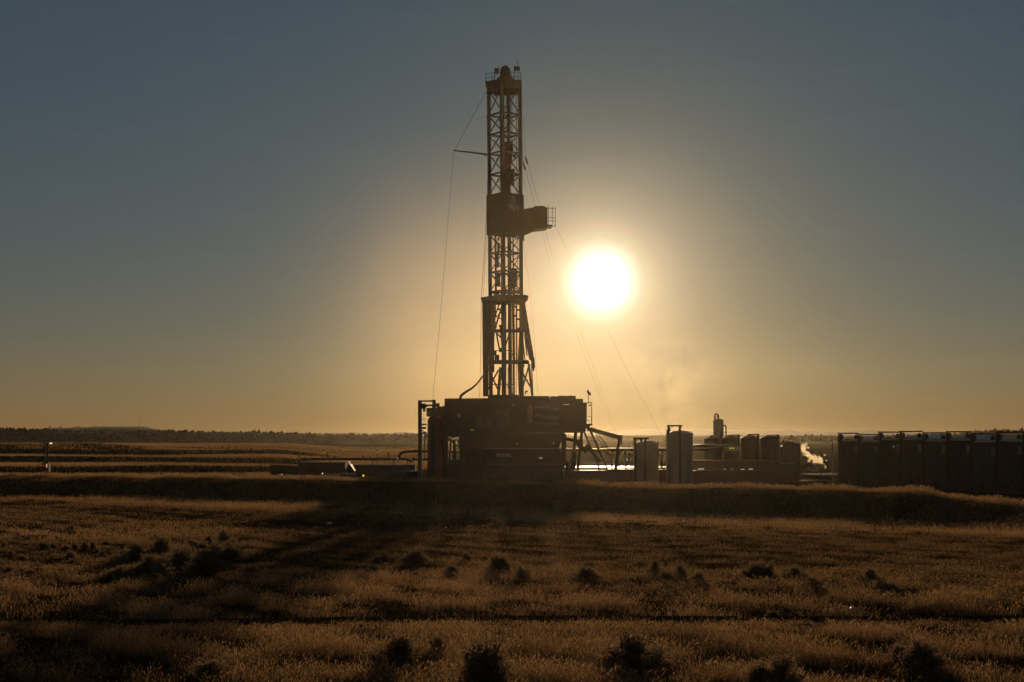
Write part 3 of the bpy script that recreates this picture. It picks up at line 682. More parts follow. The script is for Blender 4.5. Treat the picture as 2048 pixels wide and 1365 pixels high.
    mb = MB(); mb.pbox(1126.5, 808.9, 1138.5, 809.9, T-.25, T-.15); part('strip_lamp', mb, M['lampw_glint'], dh, 'thin lit strip lamp')
    mb = MB(); mb.pbox(1025.8, 810, 1028, 811.8, T-.25, T-.15); part_each('wall_lamp', mb, M['lampw_glint'], rig, 'small round lit lamp')
    mb = MB(); mb.pbox(941.5, 860, 943.6, 861.4, T-.3, T-.2); mb.pbox(945, 860, 947.2, 861.4, T-.3, T-.2); part_each('wall_lamp', mb, M['lampy'], rig, 'pair of dim yellow bulbs in one fitting')
    for px, py in ((1107.5, 886.7), (1034.8, 888.3)):
        mb = MB(); mb.pbox(px-1.5, py-.7, px+1.5, py+.7, T-.5, T-.4); part_each('wall_lamp', mb, M['lampa'], rig, 'small amber lamp under the floor')
    # side platform with its cage
    mb = MB(); mb.pbox(1173.6, 848, 1185, 851, T+.2, T+6); mb.prism([(1173.5, 851), (1182, 851), (1176, 857), (1173.5, 857)], T+.3, T+5.8); part('side_platform', mb, M['dark'], rig)
    mb = MB()
    for D in (T+.3, T+5.9):
        mb.pbar(1174, 806, 1184, 806, D, 1.8); mb.pbar(1183.3, 805.5, 1183.3, 850, D, 1.8)
        mb.pbar(1174, 834, 1184, 834, D, 1); mb.pbar(1174, 841, 1184, 841, D, 1)
    mb.pbar(1174, 839, 1181, 849, T+3, 1); mb.pbox(1177.2, 809.6, 1181.4, 812.6, T+3, T+3.5); mb.bar(P(1183.3, 806.5, T+.3), P(1183.3, 806.5, T+5.9), .12, .12)
    part('platform_rail_frame', mb, M['steel'], rig)
    # substructure
    mb = MB(); mb.pbox(889, 866.2, 1129, 874, T+.3, T+.9); mb.pbox(1128, 857.2, 1172, 862.5, T+.3, T+.8); mb.pbox(889, 868.1, 926, 872, T+11.5, T+12); mb.pbox(1128, 857.2, 1172, 862, T+9, T+9.6)
    mb.prism([(1129, 857), (1147, 857), (1142, 862), (1137, 864), (1129, 864)], T+1, T+4); part_each('floor_beam', mb, M['steel'], rig)
    for x1, y1, x2, y2, D, w in ((892.5, 870, 892.5, gy(T+1), T+1, 6), (922, 870, 925, gy(T+1), T+1, 7), (893, 870, 893, gy(T+12), T+12, 6), (1128, 868, 1124, gy(T+1), T+1, 9), (1152, 860, 1141, gy(T+1.5), T+1.5, 6.5), (1164, 861, 1153, gy(T+6), T+6, 5.5)):
        mb = MB(); mb.pbar(x1, y1, x2, y2, D, w); part('substructure_leg', mb, M['steel'], rig)
    mb = MB()
    for x1, y1, x2, y2, D, w in ((1120, 876, 1160, 883.5, T+2, 6), (1150, 883, 1172, 905, T+2.5, 7), (1172, 890, 1200, 925, T+3, 6), (1133, 870, 1131, 885, T+3, 1), (1124, 882, 1142, 898, T+3, .7), (1137, 868, 1131, 898, T+3, .7), (1121, 905, 1133, 932, T+1.2, 3), (1150, 905, 1146, 945, T+1.3, 8),
            (892, 873, 924, 900, T+1.4, 2.2), (895, 905, 923, 905, T+2, 4), (908, 880, 912, 945, T+3, 5), (902, 878, 898, 930, T+4, 3), (916, 880, 921, 900, T+3.4, 3), (889, 921.5, 926, 921.5, T+1.2, 4)):
        mb.pbar(x1, y1, x2, y2, D, w)
    mb.pbox(1163, 893, 1175, 903, T+3, T+4.5); mb.pbox(1158, 880, 1166, 898, T+2.6, T+3.4); mb.pbox(903, 868, 908, 876, T+3, T+4)
    part_each('substructure_brace', mb, M['steel'], rig)
    mb = MB(); mb.prism([(926, 872), (1126, 872), (1121, 888), (1119, 896), (1122, 912), (1122, gy(T+.7)), (926, gy(T+.7))], T+.7, T+11)
    for px in (950, 975, 1000, 1025, 1050, 1075, 1100): mb.pbar(px, 875, px, 955, T+.6, 1.6)
    mb.pbar(926, 898, 1122, 897, T+.55, 2.2); part('lower_cladding', mb, M['board'], rig)
    # mud hose drooping from the mast to the floor roof
    mb = MB(); pts = [P(x, y, D) for x, y, D in ((966, 752, 183.8), (960, 760, 183), (953, 769, 182.2), (944, 777, 181.6), (934, 783, 181), (926, 788, 180.6), (921.5, 793, 180.4), (920, 798, 180.3))]
    mb.tube(pts, [.09, .1, .11, .13, .15, .17, .17, .16], 8); mb.pbox(919.5, 790, 924, 793, 180.1, 180.7); part('mud_hose', mb, M['hose'], rig)
    return rig
rig = build_rig()

def build_top_drive():
    D0, D1 = 185.3, 186.9
    t = thing('top_drive', P(1013, 390, 186), 'dark bulky top drive and travelling block hanging inside the lattice mast', 'top drive')
    mb = MB(); mb.prism([(1002, 290), (1006, 284.5), (1013, 284), (1016, 286), (1021, 284.5), (1026, 290), (1026.5, 300), (1024, 320), (1022, 336), (1003, 336), (1002, 320)], D0, D1); part('travelling_block', mb, M['rustbox'], t)
    mb = MB(); mb.prism([(1002, 336), (1022, 336), (1024, 342), (1024, 362), (1021, 372), (1017.5, 385), (1005, 385), (1003, 372), (1000, 362), (1000.5, 342)], D0+.1, D1-.1); part('motor_housing', mb, M['dark'], t)
    mb = MB(); mb.pbox(1024, 338, 1029.8, 343.5, D0+.3, D1-.3); mb.pbox(1024, 343.5, 1027, 350, D0+.3, D1-.3); mb.pbox(1023, 354, 1028.5, 366, D0+.4, D1-.4); mb.pbox(1022, 366, 1029, 370, D0+.4, D1-.4); part_each('blower_box', mb, M['dark'], t)
    mb = MB(); mb.pbox(1003, 385, 1010, 404, D0+.4, D0+1.1); mb.pbox(1013.2, 385, 1015.5, 404, D0+.4, D0+.7); mb.pbox(1019, 385, 1022.5, 404, D0+.4, D0+.9); part_each('link_arm', mb, M['dark'], t)
    mb = MB()
    for x0, x1 in ((1007, 1009), (1010.5, 1011), (1021.5, 1020.5), (1023.4, 1022.5), (1025, 1024)): mb.tube([P(x0, 176, 186.2), P(x1, 288, 186.2)], .022, 6)
    o = solo('drilling_line', mb, M['wire'], 'thin parallel wire lines running from the crown down to the travelling block', 'cable')
build_top_drive()

# ---- cables and hanging weights
def cable(name, pts, r, label, group=None):
    mb = MB(); P3 = [P(*p) for p in pts]
    mb.tube(P3, r, 6); solo(name, mb, M['wire'], label, 'cable', group)
cable('hoist_cable', ((972, 184, 185.6), (941, 242, 185.5), (910.5, 298.5, 185.4), (907.5, 301, 185.4)), .025, 'slack wire rope from the mast head down to the tip of the gin pole')
cable('hoist_cable', ((907.5, 302, 185.4), (901, 380, 184.5), (893, 480, 183.5), (880, 640, 182), (865.5, 800, 180.5)), .017, 'thin wire dropping from the gin pole tip to the pipe frame')
cable('hoist_cable', ((977, 309, 185.5), (970.6, 480, 185), (962.8, 595, 184), (959.6, 796, 181)), .024, 'thin wire running close down the outer side of the mast')
cable('hoist_cable', ((979, 186, 185.5), (977.3, 309, 185.4), (975, 440, 185), (966.5, 594, 184)), .012, 'faintest wire hugging the mast leg above its platform')
cable('counterweight_cable', ((1042.5, 168, 186), (1051, 314, 185.4), (1056, 328, 185.3), (1078.5, 411, 185.5)), .015, 'thin wire from the crown through the upper weight to the racking board')
cable('counterweight_cable', ((1042, 176, 186), (1046.5, 325, 185.3), (1051, 340, 185.2), (1070.5, 413, 185.4)), .015, 'thin wire from the mast head through the lower weight to the racking board')
cable('counterweight_cable', ((1042.6, 230, 186), (1046, 350, 185.5), (1058, 416, 185.2)), .011, 'faint wire between the mast and the inner end of the racking board')
cable('guy_wire', ((1083, 457, 185), (1098, 520, 186), (1150, 660, 190), (1226, 862, 195), (1229, 868, 195.3)), .0084, 'first thin guy wire slanting from the racking board past the sun')
cable('guy_wire', ((1089, 455, 185), (1106, 520, 186), (1160, 660, 190), (1233, 866, 195), (1252, 900, 196)), .0084, 'second thin guy wire slanting just beside the first below the sun')
cable('guy_wire', ((1111, 453, 185), (1140, 510, 184), (1205, 640, 181), (1262, 755, 177), (1333, 890, 171)), .0105, 'long thin guy wire from the racking board rail to the tall silo')
cable('guy_wire', ((1046, 480, 186), (1057, 560, 187), (1066, 640, 187), (1076, 790, 185)), .0098, 'thin wire falling straight from below the racking board to the doghouse roof')
for (x1, y1, x2, y2), lb in (((1050.8, 315, 1055.2, 328), 'small dark cylinder weight higher of the two beside the mast'), ((1046.6, 326, 1050.6, 339.5), 'small dark cylinder weight lower of the two beside the mast')):
    t = thing('tong_counterweight', P((x1+x2)/2, y2, 185.3), lb, 'weight', 'counterweights beside the mast')
    d = Vector((x2-x1, y2-y1)).normalized(); a = P(x1, y1, 185.35); b = P(x2, y2, 185.25)
    mb = MB(); mb.tube([a, a.lerp(b, .1), a.lerp(b, .12), a.lerp(b, .88), a.lerp(b, .9), b], [.1, .1, .13, .13, .1, .1], 10); part('weight_body', mb, M['rustbox'], t)
    mb = MB(); mb.tube([a + Vector((0, 0, .01)), a + Vector((-.06, 0, .25))], .04, 6); mb.tube([b, b + Vector((.05, 0, -.2))], .04, 6); part_each('shackle', mb, M['dark'], t)
t = thing('flag', P(1176.5, 806, 181), 'small dark flag drooping from a short pole on the doghouse corner', 'flag')
mb = MB(); mb.tube([P(1177, 806, 181), P(1176.2, 779.5, 181)], .045, 6); part('pole', mb, M['dark'], t)
mb = MB(); vs = []; 
for i in range(7):
    for j in range(5):
        f = i/6; px = 1174.2 + f*7.8; top = 778.5 + f*9 + (2 if i == 0 else 0); bot = 786 + f*7
        v = P(px, top + (bot-top)*j/4, 181); v.y += .12*math.sin(i*1.3 + j*.5); vs.append(v)
mb.add(vs, [(i*5+j, i*5+j+1, (i+1)*5+j+1, (i+1)*5+j) for i in range(6) for j in range(4)]); part('cloth', mb, M['cloth'], t, smooth=True)

# ---- inclined ramp boom and stairs beside the rig
t = thing('ramp_boom', P(1238, gy(178), 178), 'heavy box beam sloping down from the rig floor to a slanted prop', 'boom')
mb = MB(); a = P(1174, 857.5, 179.6); b = P(1243.5, 876.5, 179.2); mb.bar(a, b, .52, .8); mb.pbox(1235, 870.8, 1245, 881, 178.8, 179.8); mb.prism([(1232, 870), (1240, 871), (1244, 873), (1244, 876), (1232, 874)], 178.9, 179.7); part('box_beam', mb, M['rustbox'], t)
mb = MB(); mb.pbox(1236, 881, 1239, 888, 179, 179.5); mb.pbox(1242, 881, 1244.5, 888, 179, 179.3); mb.pbar(1239, 881, 1233.5, 905, 179.2, 5.5); mb.pbar(1235.5, 902, 1229, gy(178.9), 179, 6.5); part('prop', mb, M['steel'], t)
t = thing('stairway', P(1200, gy(180), 180), 'steep steel stairway with handrails climbing to the rig floor platform', 'stairs')
for x1, x2, D in ((1167, 1208, 180.2), (1180.5, 1224, 180.9)):
    mb = MB(); mb.pbar(x1, 861, x2, gy(D)-2, D, 4, dep=.15); part('stringer', mb, M['steel'], t)
mb = MB()
for i in range(26):
    f = i/26; y = 863 + f*(gy(180)-868); mb.add([P(1168 + f*41, y, 180.2), P(1181.5 + f*43, y, 180.9), P(1182.2 + f*43, y+.2, 181.5), P(1168.8 + f*41, y+.2, 180.8)], [(0,1,2,3)]); mb.pbar(1169 + f*41, y, 1182 + f*43, y, 180.5, .9)
part('tread_grating', mb, M['dark'], t)
mb = MB()
for o in (0, 8, 14): mb.pbar(1183 + o*.5, 853 + o*.2, 1226 + o, 930, 181, 1)
for f in (.1, .3, .5, .7, .9): mb.pbar(1183 + f*43, 853 + f*77, 1180 + f*43, 864 + f*70, 181, .9)
part('handrail_frame', mb, M['steel'], t)

# ---- pipe frame and red separator vessel
t = thing('pipe_gantry', P(852, gy(176), 176), 'tall dark goal-post steel frame with pipes in front of a red vessel', 'steel frame')
for x0, x1, top in ((836, 843.5, 801), (864.5, 871.5, 800)):
    mb = MB(); mb.pbox(x0, top, x1, gy(176), 176, 176.5); part('upright_post', mb, M['steel'], t)
mb = MB(); mb.pbox(836.2, 801, 871, 804, 176.1, 176.4); mb.pbox(843.5, 809.5, 864.5, 813, 176.1, 176.4); part_each('cross_beam', mb, M['steel'], t)
mb = MB(); mb.pbox(843.4, 807.5, 851, 818, 176.2, 176.7); mb.pbox(846, 816, 850.5, 823.5, 176.2, 176.6); mb.pbox(850.5, 812, 854, 815, 176.2, 176.6); mb.pbox(871, 807, 879, 814, 176.2, 176.9); mb.pbox(874, 814, 882, 819, 176.2, 176.9); mb.pbox(843.5, 848, 853, 851, 176.2, 176.8); mb.pbox(843.5, 854, 852, 858.5, 176.3, 176.8); mb.pbox(843.5, 865, 853, 868.5, 176.3, 176.8)
mb.pbar(843.5, 861, 852, 866, 176.4, 2); mb.pbar(843.5, 838.5, 853, 838.5, 176.4, .9); mb.pbar(848, 838, 848, 848, 176.4, .9); mb.pbox(848.5, 868, 850.2, 920, 176.4, 176.6); part_each('pipe_fitting', mb, M['dark'], t)
t = thing('separator_vessel', P(872, gy(178), 178.5), 'rust red upright separator vessel tucked between the frame and the rig', 'vessel')
mb = MB(); c = P(870, 870, 178.5); r = 15*178.5/F; zt = CAMZ + (870-834)/F*178.5; mb.lathe((c.x, c.y), [(r, .16), (r, zt-.6), (r*.9, zt-.25), (r*.6, zt+.05), (r*.15, zt+.2)], 28); part('shell', mb, M['red'], t, smooth=True)
mb = MB(); mb.pbox(853, 816, 884, 833, 178.8, 179.6); mb.pbox(880.5, 814, 890, gy(179), 178.6, 179.6); mb.pbox(880, 813.5, 889, 818, 178.4, 179); mb.pbox(885.5, 811.5, 887.5, 814, 178.6, 178.9); part_each('housing', mb, M['rustbox'], t)
mb = MB(); mb.pbox(854.5, 823, 860.5, 834, 178.5, 178.7); part('panel', mb, M['placard'], t)

# ---- mud tank in front of the rig with its white lettering
t = thing('mud_tank', P(1022, gy(174), 174.5), 'long low dark steel mud tank with white lettering under the rig floor', 'tank')
mb = MB(); mb.pbox(969, 898, 1121, gy(174), 174, 177); body = None
for px in np.arange(985, 1121, 16): mb.pbar(px, 931, px, gy(174)-1, 173.95, 1.4)
body = part('tank_body', mb, M['dark'], t)
mb = MB(); mb.pbox(968, 896.8, 1122, 899, 173.85, 177.1); mb.pbox(968, 928.4, 1122, 929.4, 173.8, 173.99); part('top_lip', mb, M['grey'], t)
o = P(1009.5, 911.3, 173.94); text_mesh('TOTAL', .52, o, (1, 0, 0), (0, -1, 0), 'lettering', M['white'], body)
mb = MB(); mb.add([P(x, y, 173.95) for x, y in ((991.5, 908), (999, 908.2), (994.5, 914), (993.5, 914), (996.5, 909.8), (991.8, 909.6))], [(0,1,2,3,4,5)]); part('emblem', mb, M['white'], body)
mb = MB(); mb.pbox(1078, 915.8, 1085, 917.3, 173.7, 173.85); part('strip_lamp', mb, M['lampw_glint'], t, 'short lit strip lamp')
t = thing('generator_skid', P(906, gy(176), 177), 'low dark generator skid on the pad between the red vessel and mud tank', 'skid')
mb = MB(); mb.pbox(893, 927, 966, gy(177.5), 177.5, 179); part('skid_base', mb, M['dark'], t)
mb = MB(); mb.pbox(930, 897, 966, 927, 177.6, 178.9); mb.pbox(897, 921.5, 928, 927, 177.6, 178.5); part_each('engine_housing', mb, M['dark'], t)

# ------------------------------------------------------------------ silos and tanks beyond the berm
def zp(py, D): return CAMZ + (870-py)/F*D
def silo(name, cx, wpx, sh, apex, D, mat, label, group, seams=5):
    c = P(cx, 870, D); r = wpx/2*D/F
    t = thing(name, (c.x, D, .2), label, 'tank', group)
    zs, za = zp(sh, D), zp(apex, D); mb = MB(); prof = [(r, .15)]
    for i in range(1, seams): 
        z = .15 + (zs-.15)*i/seams; prof += [(r, z-.04), (r+.025, z-.03), (r+.025, z+.03), (r, z+.04)]
    prof += [(r, zs-.06), (r+.05, zs-.05), (r+.05, zs)]
    mb.lathe((c.x, D), prof, 48); part('shell', mb, mat, t, smooth=True)
    mb = MB(); mb.lathe((c.x, D), [(r+.03, zs+.001), (r*.8, zs+(za-zs)*.42), (r*.55, zs+(za-zs)*.76), (r*.28, za-.03), (.05, za)], 48); part('dome_roof', mb, mat, t, smooth=True)
    return t, c, r
def front_pipe(t, px, y0, y1, D, w, name='down_pipe', mat=None):
    mb = MB(); mb.tube([P(px, y0, D), P(px, y1, D)], w/2*D/F, 10); part(name, mb, mat or M['dark'], t)

D = 170.5
t, c, r = silo('storage_silo', 1293.5, 47, 887.5, 881, D, M['cream'], 'shorter pale silo with a pipe frame on top beside the tall silo', 'pale upright silos'); fr = D - r - .1
front_pipe(t, 1290.5, 880, gy(fr), fr-.12, 3.4); front_pipe(t, 1270.5, 878.5, gy(fr), fr+.9, 5.5)
mb = MB(); mb.tube([P(1266, 877.3, fr), P(1297, 877.3, fr)], .1, 8); mb.pbox(1296, 876, 1297.5, 879.5, fr-.15, fr+.15); mb.pbox(1280, 878, 1284.5, 883, fr+.2, fr+.6); mb.pbox(1289, 878, 1293, 882, fr-.2, fr+.2); part('top_frame', mb, M['dark'], t)
mb = MB(); mb.tube([P(1275, 884, fr+.4), P(1279, 877, fr+.4), P(1283, 876, fr+.3)], .03, 6); mb.tube([P(1316.5, 887, fr+1.4), P(1317, 883, fr+1.4)], .07, 6); part('hose', mb, M['dark'], t)
mb = MB()
for px in (1265.8, 1268.2): mb.pbar(px, 880, px, gy(fr), fr+1.2, .7)
for i in range(24): mb.pbar(1265.8, 881+i*3.6, 1268.2, 881+i*3.6, fr+1.2, .5)
part('ladder_frame', mb, M['dark'], t)
D = 168
t, c, r = silo('storage_silo', 1360, 50.5, 867, 861, D, M['grey'], 'tallest pale grey silo carrying a goal-post pipe frame', 'pale upright silos', 4); fr = D - r - .1
front_pipe(t, 1360, 853.5, gy(fr), fr-.12, 3.6); front_pipe(t, 1334.3, 860, gy(fr), fr+1.0, 3.6, 'overflow_pipe', M['cream'])
mb = MB(); mb.tube([P(1334, 852, fr), P(1364, 852, fr)], .09, 8); mb.pbox(1335.5, 853, 1340, 867, fr+.3, fr+.7); mb.pbox(1358, 852, 1362, 862, fr-.15, fr+.2); mb.pbox(1346, 850.4, 1349.5, 852.4, fr-.1, fr+.2); mb.pbox(1363, 850.8, 1364.6, 853.4, fr-.12, fr+.12); part('top_frame', mb, M['dark'], t)
mb = MB(); mb.tube([P(1347, 853, fr), P(1342, 857, fr+.2), P(1340, 864, fr+.5)], .035, 6); part('hose', mb, M['dark'], t)
mb = MB(); mb.pbox(1339.4, 864, 1341.4, 866.4, fr+.2, fr+.4); part('top_glint', mb, M['lampw_glint'], t, 'glinting lamp on the shoulder')
# slender far tower
D = 236
t, c, r = silo('vent_tower', 1436.7, 20.5, 841, 837.5, D, M['cream'], 'slender pale tower far behind the dark tanks with looped pipe on top', None, 4)
mb = MB(); mb.tube([P(1429.5, 842, D), P(1429.5, 832, D), P(1431, 828.8, D), P(1435, 828.8, D), P(1436.5, 832, D), P(1436.5, 838, D)], .16, 10); mb.pbar(1430, 832.5, 1436, 832.5, D, 1.2); mb.pbar(1435, 827.2, 1435.4, 829, D, .8); part('vent_pipe', mb, M['dark'], t)
mb = MB(); mb.tube([P(1446, 851.5, D-.3), P(1450.5, 851.5, D-.3), P(1452, 853.5, D-.3), P(1452, gy(D), D-.3)], .12, 10); mb.pbar(1446, 865.5, 1452, 865.5, D-.3, 1); part('down_pipe', mb, M['dark'], t)
mb = MB(); mb.pbox(1426.8, 839, 1428.4, 841.3, D-r-.3, D-r); part('top_glint', mb, M['lampw_glint'], t, 'glinting lamp on the shoulder')
# four dark domed tanks
for i, (x0, x1, sh, ap, D, lb) in enumerate(((1408, 1441, 878.5, 873, 199, 'small dark domed tank below the slender pale tower'), (1442.5, 1479, 878, 871.5, 196, 'dark domed tank second from the slender tower behind the pale board'),
        (1482, 1518, 878, 870, 193, 'dark domed tank third in line with a glint on its shoulder'), (1520, 1557.5, 879, 871.5, 190, 'last dark domed tank of the four carrying a dim bluish placard'))):
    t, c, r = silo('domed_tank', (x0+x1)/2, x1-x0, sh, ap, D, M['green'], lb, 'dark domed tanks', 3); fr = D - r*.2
    mb = MB(); mx = (x0+x1)/2; mb.tube([P(mx-2, ap-.6, fr), P(x1+1, ap-1, fr)], .07, 8); mb.pbox(mx-4, ap-1.5, mx-1, ap+1.5, fr-.2, fr+.2); mb.pbox(x1-4, ap-1.6, x1+.6, ap+8, fr-.2, fr+.2); part('top_frame', mb, M['dark'], t)
    front_pipe(t, x1-1.2, ap+6, gy(D), fr-.6, 2.4)
    if i >= 2:
        mb = MB(); mb.pbox(x0-.4, sh-3.6, x0+1.2, sh-1.9, D-.2, D); part('top_glint', mb, M['lampw_glint'], t, 'tiny glint at the shoulder')  # glint made as a small glowing box
    if i == 3:
        mb = MB(); fr2 = D - r; mb.add([P(px, py, fr2 - .06 + abs(px-mx)**2*.0016) for px, py in ((1546, 906.5), (1555, 906), (1555, 911), (1546, 911.5))], [(0,1,2,3)]); part('placard', mb, M['placard'], t)
# dark background equipment right of the domed tanks
t = thing('equipment_shed', P(1590, gy(214), 215), 'low dark equipment shed behind the steam plume', 'shed')
mb = MB(); mb.pbox(1561, 887, 1600, gy(214), 214, 220); mb.pbox(1570, 884, 1588, 887, 215, 219)
for px in (1567, 1574, 1581, 1592): mb.pbar(px, 888, px, gy(214)-2, 213.95, 1)
part('wall', mb, M['green'], t)
mb = MB(); mb.pbox(1561.5, 891.2, 1565, 893.6, 213.5, 213.7); part_each('wall_lamp', mb, M['lampw_glint'], t, 'lit wall lamp')
mb = MB()
for i in range(7): mb.pbox(1557+i*4.6, 926.7+random.uniform(-.4,.4), 1559+i*4.6+random.uniform(-.6,.9), 927.6, 212.5, 212.7)
part_each('edge_glint', mb, M['rooftop'], t)

# ---- long elevated walkway and board
t = thing('elevated_walkway', P(1300, gy(181), 181), 'long raised steel walkway on braced posts running behind the silos', 'walkway')
DW = 182.5
mb = MB(); mb.pbox(1122, 898.2, 1446.5, 903, DW, DW+1.6); part('deck_beam', mb, M['steel'], t)
mb = MB(); mb.add([P(1215, 896.9, DW-.15), P(1446.5, 896.7, DW-.15), P(1446.5, 896.1, DW+2.6), P(1215, 896.2, DW+2.6)], [(0,1,2,3)]); mb.pbox(1215, 896.9, 1446.5, 898.1, DW-.15, DW+1.7); part('deck_sheet', mb, M['sheet'], t)
for px in (1224, 1251, 1324, 1412, 1447, 1478.5):
    mb = MB(); mb.pbox(px-1.3, 903, px+1.3, gy(DW), DW+.2, DW+.5); part('post', mb, M['steel'] if px < 1400 else M['wood'], t)
mb = MB()
for px in (1324, 1447, 1224): mb.pbar(px-11, 903.5, px, 914, DW+.35, 1.9); mb.pbar(px+11, 903.5, px, 914, DW+.35, 1.9)
mb.pbar(1467, 903, 1478, 912, DW+.35, 1.9); part('knee_brace_lattice', mb, M['steel'], t)
mb = MB(); mb.pbar(1120, 922.5, 1332, 922.5, DW+.2, 1.2); mb.pbar(1120, 928, 1332, 928.5, DW+.2, 1.2)
for px in np.arange(1224, 1332, 7.5): mb.pbar(px, 922.5, px, 939, DW+.2, .8)
mb.pbar(1240, 903, 1233, 930, DW+.2, 1); mb.pbar(1251, 903, 1236, 934, DW+.4, 1); part('rail_frame', mb, M['dark'], t)
mb = MB(); mb.pbox(1446.7, 893, 1480.5, 902.5, DW-.2, DW+.4); bd = part('board', mb, M['placard'], t)
for x0 in (1458.8, 1464.4):
    mb = MB(); mb.pbox(x0, 895.9, x0+4, 897.9, DW-.35, DW-.22); part('window', mb, M['lampy'], bd, 'small lit yellow window')
mb = MB(); mb.prism([(1385, 891), (1408, 889), (1480, 889.5), (1480, 893), (1385, 895)], DW+3, DW+9); part('roof_sheet', mb, M['dark'], t)
mb = MB(); mb.pbox(1256, 905, 1260, 921, DW+2, DW+3); mb.pbox(1253, 921, 1262, 925, DW+2, DW+3); mb.pbar(1249, 913.5, 1262, 913.5, DW+2.2, 1); mb.pbar(1258, 892, 1258, 897, DW+.5, .8); mb.pbox(1256.8, 892.3, 1259.2, 893.6, DW+.4, DW+.6); part_each('valve', mb, M['dark'], t)

# low skids and tanks around the silos
def crate(name, px0, py0, px1, D, dep, mat, label, cat, ribs=8, lip=None, group=None):
    t = thing(name, P((px0+px1)/2, gy(D), D), label, cat, group)
    mb = MB(); mb.pbox(px0, py0, px1, gy(D), D, D+dep)
    for px in np.linspace(px0+1, px1-1, ribs): mb.pbar(px, py0+1, px, gy(D)-1, D-.04, 1.2)
    b = part('tank_body', mb, mat, t)
    mb = MB(); mb.pbox(px0-.5, py0-1.4, px1+.5, py0-.05, D-.1, D+dep+.1); part('top_lip', mb, lip or mat, t)
    return t, b
crate('low_tank', 1123, 943, 1214, 176, 2.4, M['dark'], 'low dark open tank at the foot of the stairway', 'tank', 9)
t = thing('workshop_pump', P(1136, gy(175), 175.2), 'rounded dark pump head peeping over the low tank beside the mud tank', 'pump')
mb = MB(); c = P(1136, 930, 175.2); mb.lathe((c.x, c.y), [(.34, 1.2), (.34, 2.3), (.3, 2.6), (.15, 2.75), (.03, 2.8)], 20); part('pump_head', mb, M['dark'], t, smooth=True)
mb = MB(); mb.pbox(1130, 935, 1142, gy(175), 174.9, 175.6); part('pump_base', mb, M['dark'], t)
crate('low_tank', 1214, 940.5, 1268, 178, 2.4, M['dark'], 'low dark tank between the stairway and the shorter silo', 'tank', 5)
crate('low_tank', 1317, 941, 1336, 176, 2.4, M['rustbox'], 'small brown tank squeezed between the two pale silos', 'tank', 3)
crate('red_tank', 1386, 943.5, 1600, 172, 2.6, M['rustbox'], 'long low reddish brown tank in front of the dark domed tanks', 'tank', 22)
t, b = crate('catwalk_tank', 1388, 922.5, 1560, 179.8, 2.3, M['rustbox'], 'second longer reddish tank with top rail below the pale board', 'tank', 18, M['red'])
mb = MB()
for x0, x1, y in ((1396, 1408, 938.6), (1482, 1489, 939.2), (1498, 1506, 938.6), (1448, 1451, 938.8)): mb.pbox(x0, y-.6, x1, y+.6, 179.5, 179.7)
part_each('glint_strip', mb, M['lampw_glint'], t, 'small glowing strips standing in for glints along the side')  # glints imitated by emission, no lamps on this tank
mb = MB(); mb.pbox(1461, 936.5, 1467, 941, 179.6, 179.7); part('placard', mb, M['placard'], t)

# ---- row of upright frac tanks
RD = Vector((.4, -.917, 0)).normalized(); RN = Vector((-.917, -.4, 0)).normalized()
ROW0 = Vector((36.9, 165.2, .15)); PITCH = 3.62
def build_frac():
    root = thing('frac_tank', ROW0, '', 'frac tank', 'row of upright frac tanks')
    # local axes: x along the row, -y towards the field
    w, dp, h = 3.5, 3.5, 5.12
    mb = MB(); mb.box((-w/2, 0, 0), (w/2, dp, h))
    for k in range(9):
        x = -w/2 + .25 + k*(w-.5)/8; mb.box((x-.05, -.07, .12), (x+.05, -.002, h-.12))
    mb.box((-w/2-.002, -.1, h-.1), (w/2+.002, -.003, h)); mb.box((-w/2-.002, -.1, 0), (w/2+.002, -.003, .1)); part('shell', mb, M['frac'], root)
    mb = MB(); y0, y1 = -.12, dp + .05
    mb.add([(-w/2, y0, h+.004), (0, y0, h+.30), (w/2, y0, h+.004), (-w/2, y1, h+.22), (0, y1, h+.54), (w/2, y1, h+.22), (-w/2, y0, h-.06), (w/2, y0, h-.06), (-w/2, y1, h-.06), (w/2, y1, h-.06)],
           [(0,1,4,3), (1,2,5,4), (6,7,2,1,0), (9,8,3,4,5), (8,6,0,3), (7,9,5,2)]); part('roof', mb, M['rooftop'], root)
    mb = MB(); mb.box((-w/2+.02, -.25, h-.15), (-w/2+.42, .2, h+.62)); mb.box((-w/2+.08, -.2, h+.62), (-w/2+.36, .15, h+.74)); part('vent_post', mb, M['dark'], root)
    mb = MB(); mb.box((.75, .1, h+.2), (1.05, .5, h+.5)); mb.box((.85, .15, h+.5), (.95, .45, h+.66)); part('hatch', mb, M['dark'], root)
    mb = MB(); mb.box((-w/2+.02, -.28, h+.76), (w/2-.02, .06, h+.90)); part('top_rail', mb, M['dark'], root)
    mb = MB(); mb.box((w/2-.62, -.13, h-1.35), (w/2-.12, -.08, h-.5)); part('placard', mb, M['placard'], root)
    mb = MB(); mb.tube([(.2, -.05, .7), (.2, -.5, .7)], .13, 10); mb.tube([(.2, -.42, .7), (.2, -.5, .7)], .24, 12); part('valve', mb, M['dark'], root)
    mb = MB(); mb.tube([(-w/2+.12, -.2, .05), (-w/2+.12, -.2, h-.16)], .08, 8); part('down_pipe', mb, M['dark'], root)
    return root
frac = build_frac(); RZ_ = math.atan2(RD.y, RD.x)
ordn = ['first', 'second', 'third', 'fourth', 'fifth', 'sixth', 'seventh', 'eighth', 'ninth', 'tenth', 'eleventh']
